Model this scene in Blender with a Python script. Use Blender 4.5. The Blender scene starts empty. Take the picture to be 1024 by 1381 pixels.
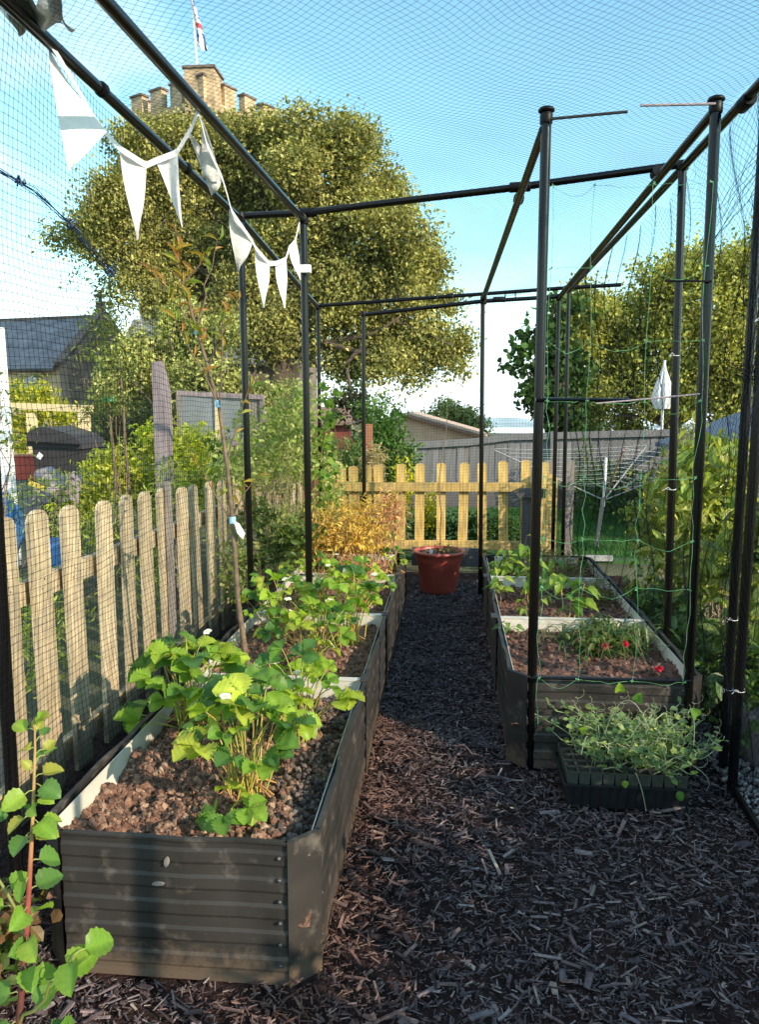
import bpy, math, random
import numpy as np
from mathutils import Vector, Matrix, noise
rng = np.random.default_rng(7); random.seed(7)
PI = math.pi; R = math.radians
scene = bpy.context.scene
C = scene.collection

# ---------------------------------------------------------------- camera, sky, sun, exposure
PITCH, YAW, EYE = R(7.6), R(5.25), 1.5
cam_data = bpy.data.cameras.new('camera'); cam = bpy.data.objects.new('camera', cam_data); C.objects.link(cam)
cam_data.sensor_fit = 'VERTICAL'; cam_data.sensor_height = 24.0; cam_data.lens = 24.0 * 1043 / 1381
cam_data.clip_start = 0.05; cam_data.clip_end = 3000
fw = Vector((-math.sin(YAW) * math.cos(PITCH), math.cos(YAW) * math.cos(PITCH), -math.sin(PITCH)))
rt = Vector((math.cos(YAW), math.sin(YAW), 0)); upv = rt.cross(fw)
cam.matrix_world = Matrix.Translation((0, 0, EYE)) @ Matrix((rt, upv, -fw)).transposed().to_4x4()
scene.camera = cam
SUN_EL = R(25.0); SUN_XY = Vector((0.82, -0.572)).normalized()
to_sun = Vector((SUN_XY.x * math.cos(SUN_EL), SUN_XY.y * math.cos(SUN_EL), math.sin(SUN_EL)))
sd = bpy.data.lights.new('sun', 'SUN'); sd.energy = 4.0; sd.angle = R(0.5); sd.color = (1.0, 0.83, 0.62)
so = bpy.data.objects.new('sun', sd); C.objects.link(so); so.location = (20, -15, 20)
so.rotation_euler = (-to_sun).to_track_quat('-Z', 'Y').to_euler()
W = bpy.data.worlds.new('World'); scene.world = W; W.use_nodes = True
wn = W.node_tree; wn.nodes.clear()
def wnode(t, **k):
    n = wn.nodes.new(t)
    for a, b in k.items(): setattr(n, a, b)
    return n
sky = wnode('ShaderNodeTexSky', sky_type='NISHITA', sun_disc=False)
sky.sun_elevation = SUN_EL; sky.sun_rotation = math.atan2(SUN_XY.x, SUN_XY.y)
sky.air_density = 1.0; sky.dust_density = 0.6; sky.ozone_density = 1.0; sky.altitude = 100
tint = wnode('ShaderNodeMix', data_type='RGBA', blend_type='MULTIPLY'); tint.inputs[0].default_value = 1.0
tint.inputs[7].default_value = (1.02, 1.36, 1.22, 1)
wn.links.new(sky.outputs[0], tint.inputs[6])
tc = wnode('ShaderNodeTexCoord'); mp = wnode('ShaderNodeMapping'); mp.inputs['Scale'].default_value = (1.0, 1.0, 3.2)
mp.inputs['Location'].default_value = (3.1, 0.4, 0.2)
wn.links.new(tc.outputs['Generated'], mp.inputs[0])
cn = wnode('ShaderNodeTexNoise'); cn.inputs['Scale'].default_value = 1.6; cn.inputs['Detail'].default_value = 7; cn.inputs['Roughness'].default_value = 0.55
wn.links.new(mp.outputs[0], cn.inputs[0])
cr = wnode('ShaderNodeValToRGB'); cr.color_ramp.elements[0].position = 0.40; cr.color_ramp.elements[1].position = 0.58
wn.links.new(cn.outputs[0], cr.inputs[0])
sx = wnode('ShaderNodeSeparateXYZ'); wn.links.new(tc.outputs['Generated'], sx.inputs[0])
hz = wnode('ShaderNodeMapRange'); hz.inputs[1].default_value = 0.0; hz.inputs[2].default_value = 0.19; hz.inputs[3].default_value = 0.92; hz.inputs[4].default_value = 0.0
wn.links.new(sx.outputs[2], hz.inputs[0])
wl = wnode('ShaderNodeMapRange'); wl.inputs[1].default_value = -0.15; wl.inputs[2].default_value = -0.45; wn.links.new(sx.outputs[0], wl.inputs[0])
wm = wnode('ShaderNodeMath', operation='MULTIPLY'); wn.links.new(cr.outputs[0], wm.inputs[0]); wn.links.new(wl.outputs[0], wm.inputs[1])
mxx = wnode('ShaderNodeMath', operation='MAXIMUM'); wn.links.new(wm.outputs[0], mxx.inputs[0]); wn.links.new(hz.outputs[0], mxx.inputs[1])
cl = wnode('ShaderNodeMix', data_type='RGBA'); cl.inputs[7].default_value = (5.6, 6.5, 7.0, 1)
wn.links.new(mxx.outputs[0], cl.inputs[0]); wn.links.new(tint.outputs[2], cl.inputs[6])
bg = wnode('ShaderNodeBackground'); bg.inputs[1].default_value = 0.15; wn.links.new(cl.outputs[2], bg.inputs[0])
wo = wnode('ShaderNodeOutputWorld'); wn.links.new(bg.outputs[0], wo.inputs[0])
scene.view_settings.view_transform = 'Standard'; scene.view_settings.look = 'None'
scene.view_settings.exposure = 0.85; scene.view_settings.gamma = 1.0; scene.view_settings.use_curve_mapping = False
scene.render.engine = 'CYCLES'
scene.cycles.max_bounces = 6; scene.cycles.transparent_max_bounces = 8; scene.cycles.use_denoising = True

# ---------------------------------------------------------------- materials
def newmat(name):
    m = bpy.data.materials.new(name); m.use_nodes = True
    return m, m.node_tree, m.node_tree.nodes['Principled BSDF']
def inp(nt, node, key, val):
    if isinstance(val, bpy.types.NodeSocket): nt.links.new(val, node.inputs[key])
    else: node.inputs[key].default_value = val
def mat(name, col, rough=0.7, vary=0.15, scale=8.0, bump=0.0, bscale=40.0, metallic=0.0, attr=False, objvar=0.0,
        stretch=None, spec=0.5, translucent=0.0, dirt=None, coords='Object', bdist=0.01, detail=6, splash=None, tcol=(1.25, 1.3, 0.55)):
    m, nt, p = newmat(name)
    tcn = nt.nodes.new('ShaderNodeTexCoord'); co = tcn.outputs[coords]
    if stretch:
        mpn = nt.nodes.new('ShaderNodeMapping'); mpn.inputs['Scale'].default_value = stretch; nt.links.new(co, mpn.inputs[0]); co = mpn.outputs[0]
    n = nt.nodes.new('ShaderNodeTexNoise'); n.inputs['Scale'].default_value = scale; n.inputs['Detail'].default_value = detail
    nt.links.new(co, n.inputs[0])
    mr = nt.nodes.new('ShaderNodeMapRange'); mr.inputs[1].default_value = 0.25; mr.inputs[2].default_value = 0.75
    mr.inputs[3].default_value = 1 - vary * 1.6; mr.inputs[4].default_value = 1 + vary * 1.6
    nt.links.new(n.outputs[0], mr.inputs[0]); val = mr.outputs[0]
    if objvar:
        oi = nt.nodes.new('ShaderNodeObjectInfo'); mo = nt.nodes.new('ShaderNodeMapRange')
        mo.inputs[3].default_value = 1 - objvar; mo.inputs[4].default_value = 1 + objvar; nt.links.new(oi.outputs['Random'], mo.inputs[0])
        mu = nt.nodes.new('ShaderNodeMath'); mu.operation = 'MULTIPLY'; nt.links.new(val, mu.inputs[0]); nt.links.new(mo.outputs[0], mu.inputs[1]); val = mu.outputs[0]
    mx = nt.nodes.new('ShaderNodeMix'); mx.data_type = 'RGBA'; mx.blend_type = 'MULTIPLY'; mx.inputs[0].default_value = 1
    if attr:
        at = nt.nodes.new('ShaderNodeAttribute'); at.attribute_name = 'Col'; nt.links.new(at.outputs[0], mx.inputs[6])
    else: mx.inputs[6].default_value = (*col, 1)
    nt.links.new(val, mx.inputs[7]); out = mx.outputs[2]
    if dirt:
        dn = nt.nodes.new('ShaderNodeTexNoise'); dn.inputs['Scale'].default_value = dirt[1]; dn.inputs['Detail'].default_value = 8; dn.inputs['Roughness'].default_value = 0.65
        nt.links.new(tcn.outputs[coords], dn.inputs[0])
        dr = nt.nodes.new('ShaderNodeValToRGB'); dr.color_ramp.elements[0].position = dirt[2]; dr.color_ramp.elements[1].position = dirt[3]
        nt.links.new(dn.outputs[0], dr.inputs[0])
        dm = nt.nodes.new('ShaderNodeMix'); dm.data_type = 'RGBA'; nt.links.new(dr.outputs[0], dm.inputs[0]); nt.links.new(out, dm.inputs[6]); dm.inputs[7].default_value = (*dirt[0], 1); out = dm.outputs[2]
    if splash:
        sn = nt.nodes.new('ShaderNodeTexNoise'); sn.inputs['Scale'].default_value = splash[2]; sn.inputs['Detail'].default_value = 8; sn.inputs['Roughness'].default_value = 0.7
        nt.links.new(tcn.outputs['Object'], sn.inputs[0])
        sp_ = nt.nodes.new('ShaderNodeSeparateXYZ'); nt.links.new(tcn.outputs['Object'], sp_.inputs[0])
        sr = nt.nodes.new('ShaderNodeMapRange'); sr.inputs[1].default_value = 0; sr.inputs[2].default_value = splash[1]; sr.inputs[3].default_value = .42; sr.inputs[4].default_value = -.25; nt.links.new(sp_.outputs[2], sr.inputs[0])
        sa = nt.nodes.new('ShaderNodeMath'); sa.operation = 'ADD'; nt.links.new(sn.outputs[0], sa.inputs[0]); nt.links.new(sr.outputs[0], sa.inputs[1])
        sc_ = nt.nodes.new('ShaderNodeMapRange'); sc_.inputs[1].default_value = .52; sc_.inputs[2].default_value = .80; sc_.inputs[4].default_value = .8; nt.links.new(sa.outputs[0], sc_.inputs[0])
        sm = nt.nodes.new('ShaderNodeMix'); sm.data_type = 'RGBA'; nt.links.new(sc_.outputs[0], sm.inputs[0]); nt.links.new(out, sm.inputs[6]); sm.inputs[7].default_value = (*splash[0], 1); out = sm.outputs[2]
    nt.links.new(out, p.inputs['Base Color'])
    p.inputs['Roughness'].default_value = rough; p.inputs['Metallic'].default_value = metallic; p.inputs['Specular IOR Level'].default_value = spec
    if bump:
        bn = nt.nodes.new('ShaderNodeTexNoise'); bn.inputs['Scale'].default_value = bscale; bn.inputs['Detail'].default_value = 6; nt.links.new(co, bn.inputs[0])
        bp = nt.nodes.new('ShaderNodeBump'); bp.inputs['Strength'].default_value = bump; bp.inputs['Distance'].default_value = bdist
        nt.links.new(bn.outputs[0], bp.inputs['Height']); nt.links.new(bp.outputs[0], p.inputs['Normal'])
    if translucent:
        tr = nt.nodes.new('ShaderNodeBsdfTranslucent'); ms = nt.nodes.new('ShaderNodeMixShader'); ms.inputs[0].default_value = translucent
        tm = nt.nodes.new('ShaderNodeMix'); tm.data_type = 'RGBA'; tm.blend_type = 'MULTIPLY'; tm.inputs[0].default_value = 1; nt.links.new(out, tm.inputs[6]); tm.inputs[7].default_value = (*tcol, 1)
        nt.links.new(tm.outputs[2], tr.inputs[0]); nt.links.new(p.outputs[0], ms.inputs[1]); nt.links.new(tr.outputs[0], ms.inputs[2])
        nt.links.new(ms.outputs[0], nt.nodes['Material Output'].inputs[0])
    return m
M = {}
M['picket'] = mat('treated_pine', (0.49, 0.39, 0.25), 0.75, 0.34, 5, 0.5, 30, objvar=0.22, stretch=(9, 9, 0.8), dirt=((0.20, 0.17, 0.13), 6.0, 0.52, 0.76), splash=((0.15, 0.14, 0.09), 0.35, 12))
M['picket_far'] = mat('yellow_pine', (0.50, 0.345, 0.115), 0.75, 0.34, 5, 0.3, 30, objvar=0.15, stretch=(9, 9, 0.8), dirt=((0.19, 0.16, 0.09), 6.0, 0.52, 0.78), splash=((0.13, 0.13, 0.07), 0.35, 12))
M['old_wood'] = mat('weathered_wood', (0.23, 0.205, 0.19), 0.85, 0.25, 5, 0.4, 30, objvar=0.15, stretch=(9, 9, 0.8))
M['plum_wood'] = mat('weathered_plum_post', (0.27, 0.22, 0.235), 0.85, 0.25, 5, 0.4, 30, stretch=(9, 9, 0.8))
M['grey_board'] = mat('grey_painted_board', (0.145, 0.145, 0.155), 0.8, 0.2, 4, 0.25, 25, objvar=0.16, stretch=(8, 8, 0.7))
M['pale_wood'] = mat('pale_new_timber', (0.62, 0.50, 0.28), 0.7, 0.15, 6, 0.2, 30, stretch=(6, 6, 1))
M['dark_post'] = mat('dark_stained_post', (0.09, 0.085, 0.09), 0.7, 0.2, 6, 0.3, 30, stretch=(8, 8, 1))
M['brown_post'] = mat('red_brown_post', (0.28, 0.12, 0.06), 0.7, 0.2, 6, 0.2, 30, stretch=(8, 8, 1))
M['pole'] = mat('gloss_black_tube', (0.004, 0.0035, 0.004), 0.19, 0.1, 12, spec=0.38)
M['joint'] = mat('black_plastic_joint', (0.006, 0.006, 0.007), 0.45, 0.2, 12, spec=0.2)
M['net'] = mat('dark_net_thread', (0.006, 0.007, 0.010), 0.9, 0.1, 12, spec=0.05)
M['bluenet'] = mat('blue_black_net_thread', (0.012, 0.03, 0.09), 0.6, 0.1, 12)
M['peanet'] = mat('green_twine', (0.12, 0.36, 0.17), 0.6, 0.3, 12)
M['white_tie'] = mat('white_tie', (0.75, 0.76, 0.78), 0.5, 0.05, 10)
M['tape'] = mat('blue_tape', (0.30, 0.55, 0.78), 0.5, 0.1, 10)
M['cloth'] = mat('white_bunting_cloth', (0.80, 0.80, 0.80), 0.85, 0.05, 12, 0.5, 22, translucent=0.22, tcol=(1, 1, 1), bdist=0.02)
M['steel'] = mat('anthracite_coated_steel', (0.032, 0.029, 0.027), 0.5, 0.25, 6, 0.12, 18, spec=0.3, dirt=((0.15, 0.13, 0.11), 11.0, 0.56, 0.80), splash=((0.12, 0.085, 0.06), 0.16, 34))
M['steel_in'] = mat('cream_inner_steel', (0.58, 0.56, 0.50), 0.5, 0.12, 6, dirt=((0.30, 0.25, 0.19), 14.0, 0.55, 0.8))
M['rivet'] = mat('zinc_rivet', (0.10, 0.10, 0.10), 0.4, 0.1, 10, metallic=0.5)
M['dropping'] = mat('dried_splash', (0.19, 0.175, 0.155), 0.9, 0.4, 60)
M['soil'] = mat('crumbly_soil', (0.085, 0.048, 0.034), 0.95, 0.45, 22, 0.9, 70, coords='Object', bdist=0.02)
M['clod'] = mat('soil_crumbs', (1, 1, 1), 0.95, 0.35, 50, 0.6, 120, attr=True)
M['chip'] = mat('bark_chips', (1, 1, 1), 0.9, 0.3, 60, 0.4, 150, attr=True, spec=0.12)
M['mulch_base'] = mat('mulch_ground', (0.030, 0.018, 0.017), 0.95, 0.45, 40, 0.8, 90, bdist=0.02, spec=0.12)
M['leaf'] = mat('leaf', (1, 1, 1), 0.42, 0.16, 30, attr=True, translucent=0.5, spec=0.35)
M['leaf_far'] = mat('far_leaf', (1, 1, 1), 0.75, 0.1, 3, attr=True, translucent=0.32, spec=0.15)
M['leaf_glossy'] = mat('glossy_leaf', (1, 1, 1), 0.38, 0.14, 30, attr=True, translucent=0.30, spec=0.45)
M['stem'] = mat('stems', (1, 1, 1), 0.6, 0.15, 30, attr=True, translucent=0.1)
M['bark'] = mat('tree_bark', (0.10, 0.075, 0.055), 0.9, 0.3, 8, 0.8, 20, stretch=(4, 4, 1))
M['twig'] = mat('sapling_bark', (0.15, 0.105, 0.07), 0.8, 0.3, 30, 0.5, 80)
M['petal'] = mat('white_petal', (0.85, 0.85, 0.80), 0.6, 0.03, 20, translucent=0.2)
M['yellow'] = mat('yellow_centre', (0.75, 0.55, 0.08), 0.7, 0.1, 50)
M['red_flower'] = mat('crimson_petal', (0.65, 0.015, 0.06), 0.55, 0.1, 50, translucent=0.15)
M['terracotta'] = mat('terracotta_plastic', (0.36, 0.070, 0.050), 0.38, 0.12, 8, 0.08, 30)
M['tray'] = mat('black_tray_plastic', (0.016, 0.018, 0.020), 0.3, 0.2, 20, 0.1, 40)
M['cell'] = mat('grey_green_cell', (0.045, 0.050, 0.040), 0.5, 0.3, 30)
M['slate'] = mat('roof_slate', (0.125, 0.135, 0.155), 0.6, 0.35, 1.6, 0.5, 6, stretch=(1, 1, 2.5), detail=10, bdist=0.05)
M['stone'] = mat('church_stone', (0.42, 0.31, 0.19), 0.9, 0.28, 1.4, 0.7, 3, detail=10, bdist=0.06)
M['stone_dark'] = mat('weathered_gable_stone', (0.15, 0.115, 0.095), 0.9, 0.3, 1.5, 0.6, 4, detail=10, bdist=0.06)  # darker tone of the church stone, also on copings, caps and chancel
M['grass'] = mat('grass_blades', (1, 1, 1), 0.6, 0.1, 20, attr=True, translucent=0.3)
M['lawn'] = mat('lawn_ground', (0.035, 0.10, 0.022), 0.9, 0.3, 9, 0.6, 200)
M['ground'] = mat('rough_ground', (0.07, 0.075, 0.035), 0.95, 0.4, 1.2, 0.6, 20)
M['bin'] = mat('black_bin_plastic', (0.030, 0.026, 0.028), 0.5, 0.15, 10)
M['redbox'] = mat('red_plastic', (0.45, 0.07, 0.045), 0.5, 0.1, 10)
M['mauve'] = mat('mauve_canvas', (0.30, 0.25, 0.27), 0.85, 0.15, 12, 0.4, 60)
M['yellowp'] = mat('yellow_trim', (0.70, 0.48, 0.08), 0.6, 0.1, 12)
M['bluebag'] = mat('blue_plastic_bag', (0.05, 0.16, 0.36), 0.35, 0.3, 10, 0.6, 14, bdist=0.05)
M['whitep'] = mat('white_paint', (0.78, 0.79, 0.80), 0.5, 0.05, 12)
M['pinkwall'] = mat('buff_timber_wall', (0.55, 0.36, 0.25), 0.85, 0.12, 4, 0.2, 20)
M['roofpink'] = mat('buff_roof_tiles', (0.50, 0.36, 0.28), 0.85, 0.2, 6, 0.4, 12)
M['redroof'] = mat('dark_red_timber', (0.17, 0.035, 0.03), 0.8, 0.2, 6)
M['brownroof'] = mat('brown_shed_roof', (0.20, 0.12, 0.09), 0.85, 0.2, 6)
M['blueroof'] = mat('blue_grey_felt', (0.10, 0.13, 0.18), 0.6, 0.15, 6)
M['rock'] = mat('grey_rock', (0.12, 0.11, 0.115), 0.9, 0.3, 12, 0.7, 30)
M['gravel'] = mat('gravel_stones', (1, 1, 1), 0.85, 0.2, 60, attr=True)
M['wire'] = mat('white_line', (0.40, 0.41, 0.42), 0.5, 0.05, 10)
M['dull_arm'] = mat('dull_metal_arm', (0.30, 0.30, 0.31), 0.5, 0.1, 10)
M['orange_arm'] = mat('orange_brown_arm', (0.50, 0.26, 0.15), 0.5, 0.1, 10)
M['flagred'] = mat('flag_red', (0.55, 0.05, 0.06), 0.7, 0.05, 5)
M['flagblue'] = mat('flag_blue', (0.03, 0.05, 0.28), 0.7, 0.05, 5)
M['kerb'] = mat('grey_kerb', (0.30, 0.30, 0.31), 0.8, 0.2, 20)
M['flagwhite'] = mat('flag_white', (0.78, 0.78, 0.8), 0.7, 0.05, 5)
M['hill'] = mat('far_hill', (0.30, 0.38, 0.42), 0.95, 0.3, 0.02)  # blue-grey puts the distance haze into the base colour
M['poly'] = mat('crumpled_plastic', (0.55, 0.60, 0.66), 0.25, 0.1, 10, 0.4, 30)
M['glass'] = mat('cold_frame_pane', (0.20, 0.22, 0.24), 0.15, 0.2, 3, spec=0.8)
M['gold'] = mat('golden_leaf', (1, 1, 1), 0.6, 0.14, 30, attr=True, translucent=0.35, spec=0.2)

# ---------------------------------------------------------------- mesh helpers
def unit(a): return a / np.maximum(np.linalg.norm(a, axis=-1, keepdims=True), 1e-9)
class G:
    """collects vertices and faces, then links them as one mesh"""
    def __init__(s): s.V = []; s.F = []; s.c = []; s.n = 0
    def add(s, V, F, col=(1, 1, 1), m=0):
        V = np.asarray(V, float).reshape(-1, 3); F = np.asarray(F, int)
        s.V.append(V); col = np.asarray(col, float)
        s.c.append(np.broadcast_to(col, (len(V), 3)) if col.ndim == 1 else col)
        s.F.append((F + s.n, m)); s.n += len(V); return s
    def mesh(s, name, mats, smooth=False):
        me = bpy.data.meshes.new(name); V = np.concatenate(s.V)
        me.vertices.add(len(V)); me.vertices.foreach_set('co', V.astype(np.float32).ravel())
        lt = np.concatenate([np.full(len(f), f.shape[1]) for f, _ in s.F]); mi = np.concatenate([np.full(len(f), m) for f, m in s.F])
        lv = np.concatenate([f.ravel() for f, _ in s.F])
        me.loops.add(len(lv)); me.loops.foreach_set('vertex_index', lv.astype(np.int32))
        me.polygons.add(len(lt)); ls = np.concatenate([[0], np.cumsum(lt)[:-1]])
        me.polygons.foreach_set('loop_start', ls.astype(np.int32)); me.polygons.foreach_set('loop_total', lt.astype(np.int32))
        me.polygons.foreach_set('material_index', mi.astype(np.int32))
        me.polygons.foreach_set('use_smooth', np.full(len(lt), smooth))
        ca = me.color_attributes.new('Col', 'FLOAT_COLOR', 'POINT')
        cc = np.concatenate([np.concatenate(s.c), np.ones((len(V), 1))], 1); ca.data.foreach_set('color', cc.astype(np.float32).ravel())
        for m in (mats if isinstance(mats, (list, tuple)) else [mats]): me.materials.append(M[m])
        me.update(); me.validate(); return me
    def build(s, name, mats, parent=None, smooth=False):
        return link(name, s.mesh(name, mats, smooth), parent)
def link(name, me, parent=None, mw=None):
    o = bpy.data.objects.new(name, me); C.objects.link(o)
    if parent: o.parent = parent; o.matrix_parent_inverse = parent_inv(parent)
    if mw is not None: o.matrix_basis = mw
    return o
def parent_inv(p):
    m = Matrix(); q = p
    while q: m = (q.matrix_parent_inverse @ q.matrix_basis @ m) if q.parent else (q.matrix_basis @ m); q = q.parent
    return m.inverted()
def tag(o, label=None, cat=None, group=None, kind=None):
    if label: o['label'] = label
    if cat: o['category'] = cat
    if group: o['group'] = group
    if kind: o['kind'] = kind
    return o
def thing(name, loc, label, cat, group=None):
    o = bpy.data.objects.new(name, None); C.objects.link(o); o.location = loc; o.empty_display_size = 0.1
    return tag(o, label, cat, group)
def copy_thing(o, loc, rz=0, scale=1, label=None, parent=None):
    c = o.copy(); C.objects.link(c); c.location = loc; c.rotation_euler = (0, 0, rz); c.scale = (scale,) * 3
    if label: c['label'] = label
    for ch in list(o.children):
        d = ch.copy(); C.objects.link(d); d.parent = c
        for g in ch.children: e = g.copy(); C.objects.link(e); e.parent = d
    return c
BOXF = [(0, 3, 2, 1), (4, 5, 6, 7), (0, 1, 5, 4), (1, 2, 6, 5), (2, 3, 7, 6), (3, 0, 4, 7)]
def boxv(a, b):
    (x0, y0, z0), (x1, y1, z1) = a, b
    return np.array([(x0, y0, z0), (x1, y0, z0), (x1, y1, z0), (x0, y1, z0), (x0, y0, z1), (x1, y0, z1), (x1, y1, z1), (x0, y1, z1)], float)
def box(g, a, b, col=(1, 1, 1), m=0): return g.add(boxv(a, b), BOXF, col, m)
def bar(g, p, q, w, h, up=(0, 0, 1), col=(1, 1, 1), m=0):
    p, q = np.array(p, float), np.array(q, float); d = unit(q - p); s = unit(np.cross(d, up)); u = np.cross(s, d)
    V = [p - s * w / 2 - u * h / 2, p + s * w / 2 - u * h / 2, p + s * w / 2 + u * h / 2, p - s * w / 2 + u * h / 2]
    V += [v + (q - p) for v in V]
    return g.add(V, BOXF, col, m)
def tube(g, P, r, n=8, col=(1, 1, 1), m=0, cap=True):
    P = np.asarray(P, float); k = len(P); r = np.broadcast_to(np.asarray(r, float), (k,))
    T = unit(np.gradient(P, axis=0)); ref = np.array([0.31, 0.17, 0.93]) if abs(T[0] @ np.array([0.31, 0.17, 0.93])) < 0.9 else np.array([1.0, 0, 0])
    A = unit(np.cross(T, ref)); B = np.cross(T, A); t = np.arange(n) * 2 * PI / n
    V = P[:, None] + r[:, None, None] * (A[:, None] * np.cos(t)[None, :, None] + B[:, None] * np.sin(t)[None, :, None])
    i = np.arange(k - 1)[:, None] * n; j = np.arange(n)[None]; j2 = (j + 1) % n
    F = np.stack([i + j, i + j2, i + n + j2, i + n + j], -1).reshape(-1, 4)
    V = V.reshape(-1, 3); c = np.asarray(col, float)
    if c.ndim == 2: c = np.repeat(c, n, axis=0)
    g.add(V, F, c, m)
    if cap and n > 3:
        c0 = c[:n] if c.ndim == 2 else c; c1 = c[-n:] if c.ndim == 2 else c
        g.add(V[:n], [list(range(n))[::-1]], c0, m); g.add(V[-n:], [list(range(n))], c1, m)
    return g
def lathe(g, prof, n=32, c=(0, 0, 0), col=(1, 1, 1), m=0):
    prof = np.array(prof, float); t = np.arange(n) * 2 * PI / n
    V = np.stack([prof[:, None, 0] * np.cos(t), prof[:, None, 0] * np.sin(t), np.broadcast_to(prof[:, None, 1], (len(prof), n))], -1) + np.array(c)
    i = np.arange(len(prof) - 1)[:, None] * n; j = np.arange(n)[None]; j2 = (j + 1) % n
    return g.add(V.reshape(-1, 3), np.stack([i + j, i + j2, i + n + j2, i + n + j], -1).reshape(-1, 4), col, m)
def prism(g, poly, o, ux, uy, d, col=(1, 1, 1), m=0):
    poly = np.array(poly, float); o, ux, uy, d = [np.array(a, float) for a in (o, ux, uy, d)]
    A = o + poly[:, :1] * ux + poly[:, 1:] * uy; n = len(A); V = np.concatenate([A, A + d])
    g.add(V, [(i, (i + 1) % n, n + (i + 1) % n, n + i) for i in range(n)], col, m)
    g.add(V, [list(range(n))[::-1]], col, m); g.add(V, [[n + i for i in range(n)]], col, m); return g
def sheet(g, P, col=(1, 1, 1), m=0):
    a, b = P.shape[:2]; i = np.arange(a - 1)[:, None] * b; j = np.arange(b - 1)[None]
    return g.add(P.reshape(-1, 3), np.stack([i + j, i + j + 1, i + b + j + 1, i + b + j], -1).reshape(-1, 4), col, m)
def scatter(g, TV, TF, O, X, Y, Z, S, col, m=0):
    """copies of a small template (TV, TF) with frames X, Y, Z and scale S (n,3)"""
    TV = np.asarray(TV, float); TF = np.asarray(TF, int); n = len(O); k = len(TV); S = np.broadcast_to(np.asarray(S, float), (n, 3))
    V = O[:, None] + X[:, None] * (TV[None, :, :1] * S[:, None, :1]) + Y[:, None] * (TV[None, :, 1:2] * S[:, None, 1:2]) + Z[:, None] * (TV[None, :, 2:3] * S[:, None, 2:3])
    F = TF[None] + (np.arange(n) * k)[:, None, None]
    g.add(V.reshape(-1, 3), F.reshape(-1, TF.shape[1]), np.repeat(np.broadcast_to(np.asarray(col, float), (n, 3)), k, axis=0), m)
    return g
def frames(Yd, Nd):
    Y = unit(Yd); X = unit(np.cross(Y, Nd)); return X, Y, np.cross(X, Y)
L4V = [(0, 0, 0), (-.5, .45, .1), (0, 1, -.05), (.5, .45, .1)]; L4F = [(0, 3, 2), (0, 2, 1)]
L6V = [(0, 0, 0), (-.33, .3, .06), (-.3, .68, .03), (0, 1, -.14), (.3, .68, .03), (.33, .3, .06), (0, .5, -.03)]
L6F = [(0, 5, 6), (5, 4, 6), (4, 3, 6), (3, 2, 6), (2, 1, 6), (1, 0, 6)]
ICV, ICF = None, None
def ico():
    t = (1 + 5 ** .5) / 2
    v = unit(np.array([(-1, t, 0), (1, t, 0), (-1, -t, 0), (1, -t, 0), (0, -1, t), (0, 1, t), (0, -1, -t), (0, 1, -t), (t, 0, -1), (t, 0, 1), (-t, 0, -1), (-t, 0, 1)], float))
    f = [(0, 11, 5), (0, 5, 1), (0, 1, 7), (0, 7, 10), (0, 10, 11), (1, 5, 9), (5, 11, 4), (11, 10, 2), (10, 7, 6), (7, 1, 8), (3, 9, 4), (3, 4, 2), (3, 2, 6), (3, 6, 8), (3, 8, 9), (4, 9, 5), (2, 4, 11), (6, 2, 10), (8, 6, 7), (9, 8, 1)]
    return v, np.array(f)
ICV, ICF = ico()
def rdir(n): return unit(rng.normal(size=(n, 3)))
def palette(n, cols, jitter=0.12):
    cols = np.array(cols, float); a = cols[rng.integers(0, len(cols), n)]; b = cols[rng.integers(0, len(cols), n)]; t = rng.random((n, 1)) ** 1.5
    return np.clip((a * (1 - t) + b * t) * (1 + rng.normal(size=(n, 1)) * jitter), 0.002, 1)
def crown(g, blobs, clumps, per, leaf, cols, spread=0.35, tmpl='4', droop=0.0, flat=0.5, m=0, aspect=0.6, shell=0.55, cj=0.14):
    """leaf clumps spread through ellipsoids: blobs = [(x,y,z,rx,ry,rz)]"""
    B = np.array(blobs, float); w = (B[:, 3] * B[:, 4] * B[:, 5]) ** 0.67; w /= w.sum()
    k = rng.choice(len(B), clumps, p=w); d = rdir(clumps); r = (shell + (1 - shell) * rng.random((clumps, 1)) ** 0.6)
    cc = B[k, :3] + d * B[k, 3:6] * r
    ccol = palette(clumps, cols, cj)
    O = np.repeat(cc, per, 0) + rng.normal(size=(clumps * per, 3)) * spread * np.array([1, 1, .75])
    out = np.repeat(d, per, 0); n = len(O)
    Yd = rdir(n) + out * 0.5 + np.array([0, 0, -droop]); N = rdir(n) * (1 - flat) + np.array([0, 0, 1.0]) * flat + out * 0.4
    X, Y, Z = frames(Yd, N); s = leaf * rng.uniform(.6, 1.35, (n, 1))
    col = np.clip(np.repeat(ccol, per, 0) * (1 + rng.normal(size=(n, 1)) * 0.18), 0.002, 1)
    TV, TF = (L4V, L4F) if tmpl == '4' else (L6V, L6F)
    return scatter(g, TV, TF, O - Y * s * .5, X, Y, Z, np.concatenate([s * aspect * (1.6 if tmpl == '6' else 1), s, s], 1), col, m)
def lumpy(L, k, f, sd=1):
    r = np.random.default_rng(sd); out = []
    for b in L:
        n = max(2, int(k * min(1, b[3]))); b = np.array(b)
        out.append((*b[:3], *(b[3:] * .62)))
        for i in range(n):
            d = unit(r.normal(size=3)); out.append((*(b[:3] + d * b[3:] * .72), *(b[3:] * f * r.uniform(.6, 1.25))))
    return out
def wander(p, q, n=8, a=0.03):
    p, q = np.array(p, float), np.array(q, float); t = np.linspace(0, 1, n)[:, None]; L = np.linalg.norm(q - p)
    w = np.cumsum(rng.normal(size=(n, 3)), 0); w -= w[0]; w = w - t * w[-1]
    return p + (q - p) * t + w * a * L / math.sqrt(n)
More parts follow.
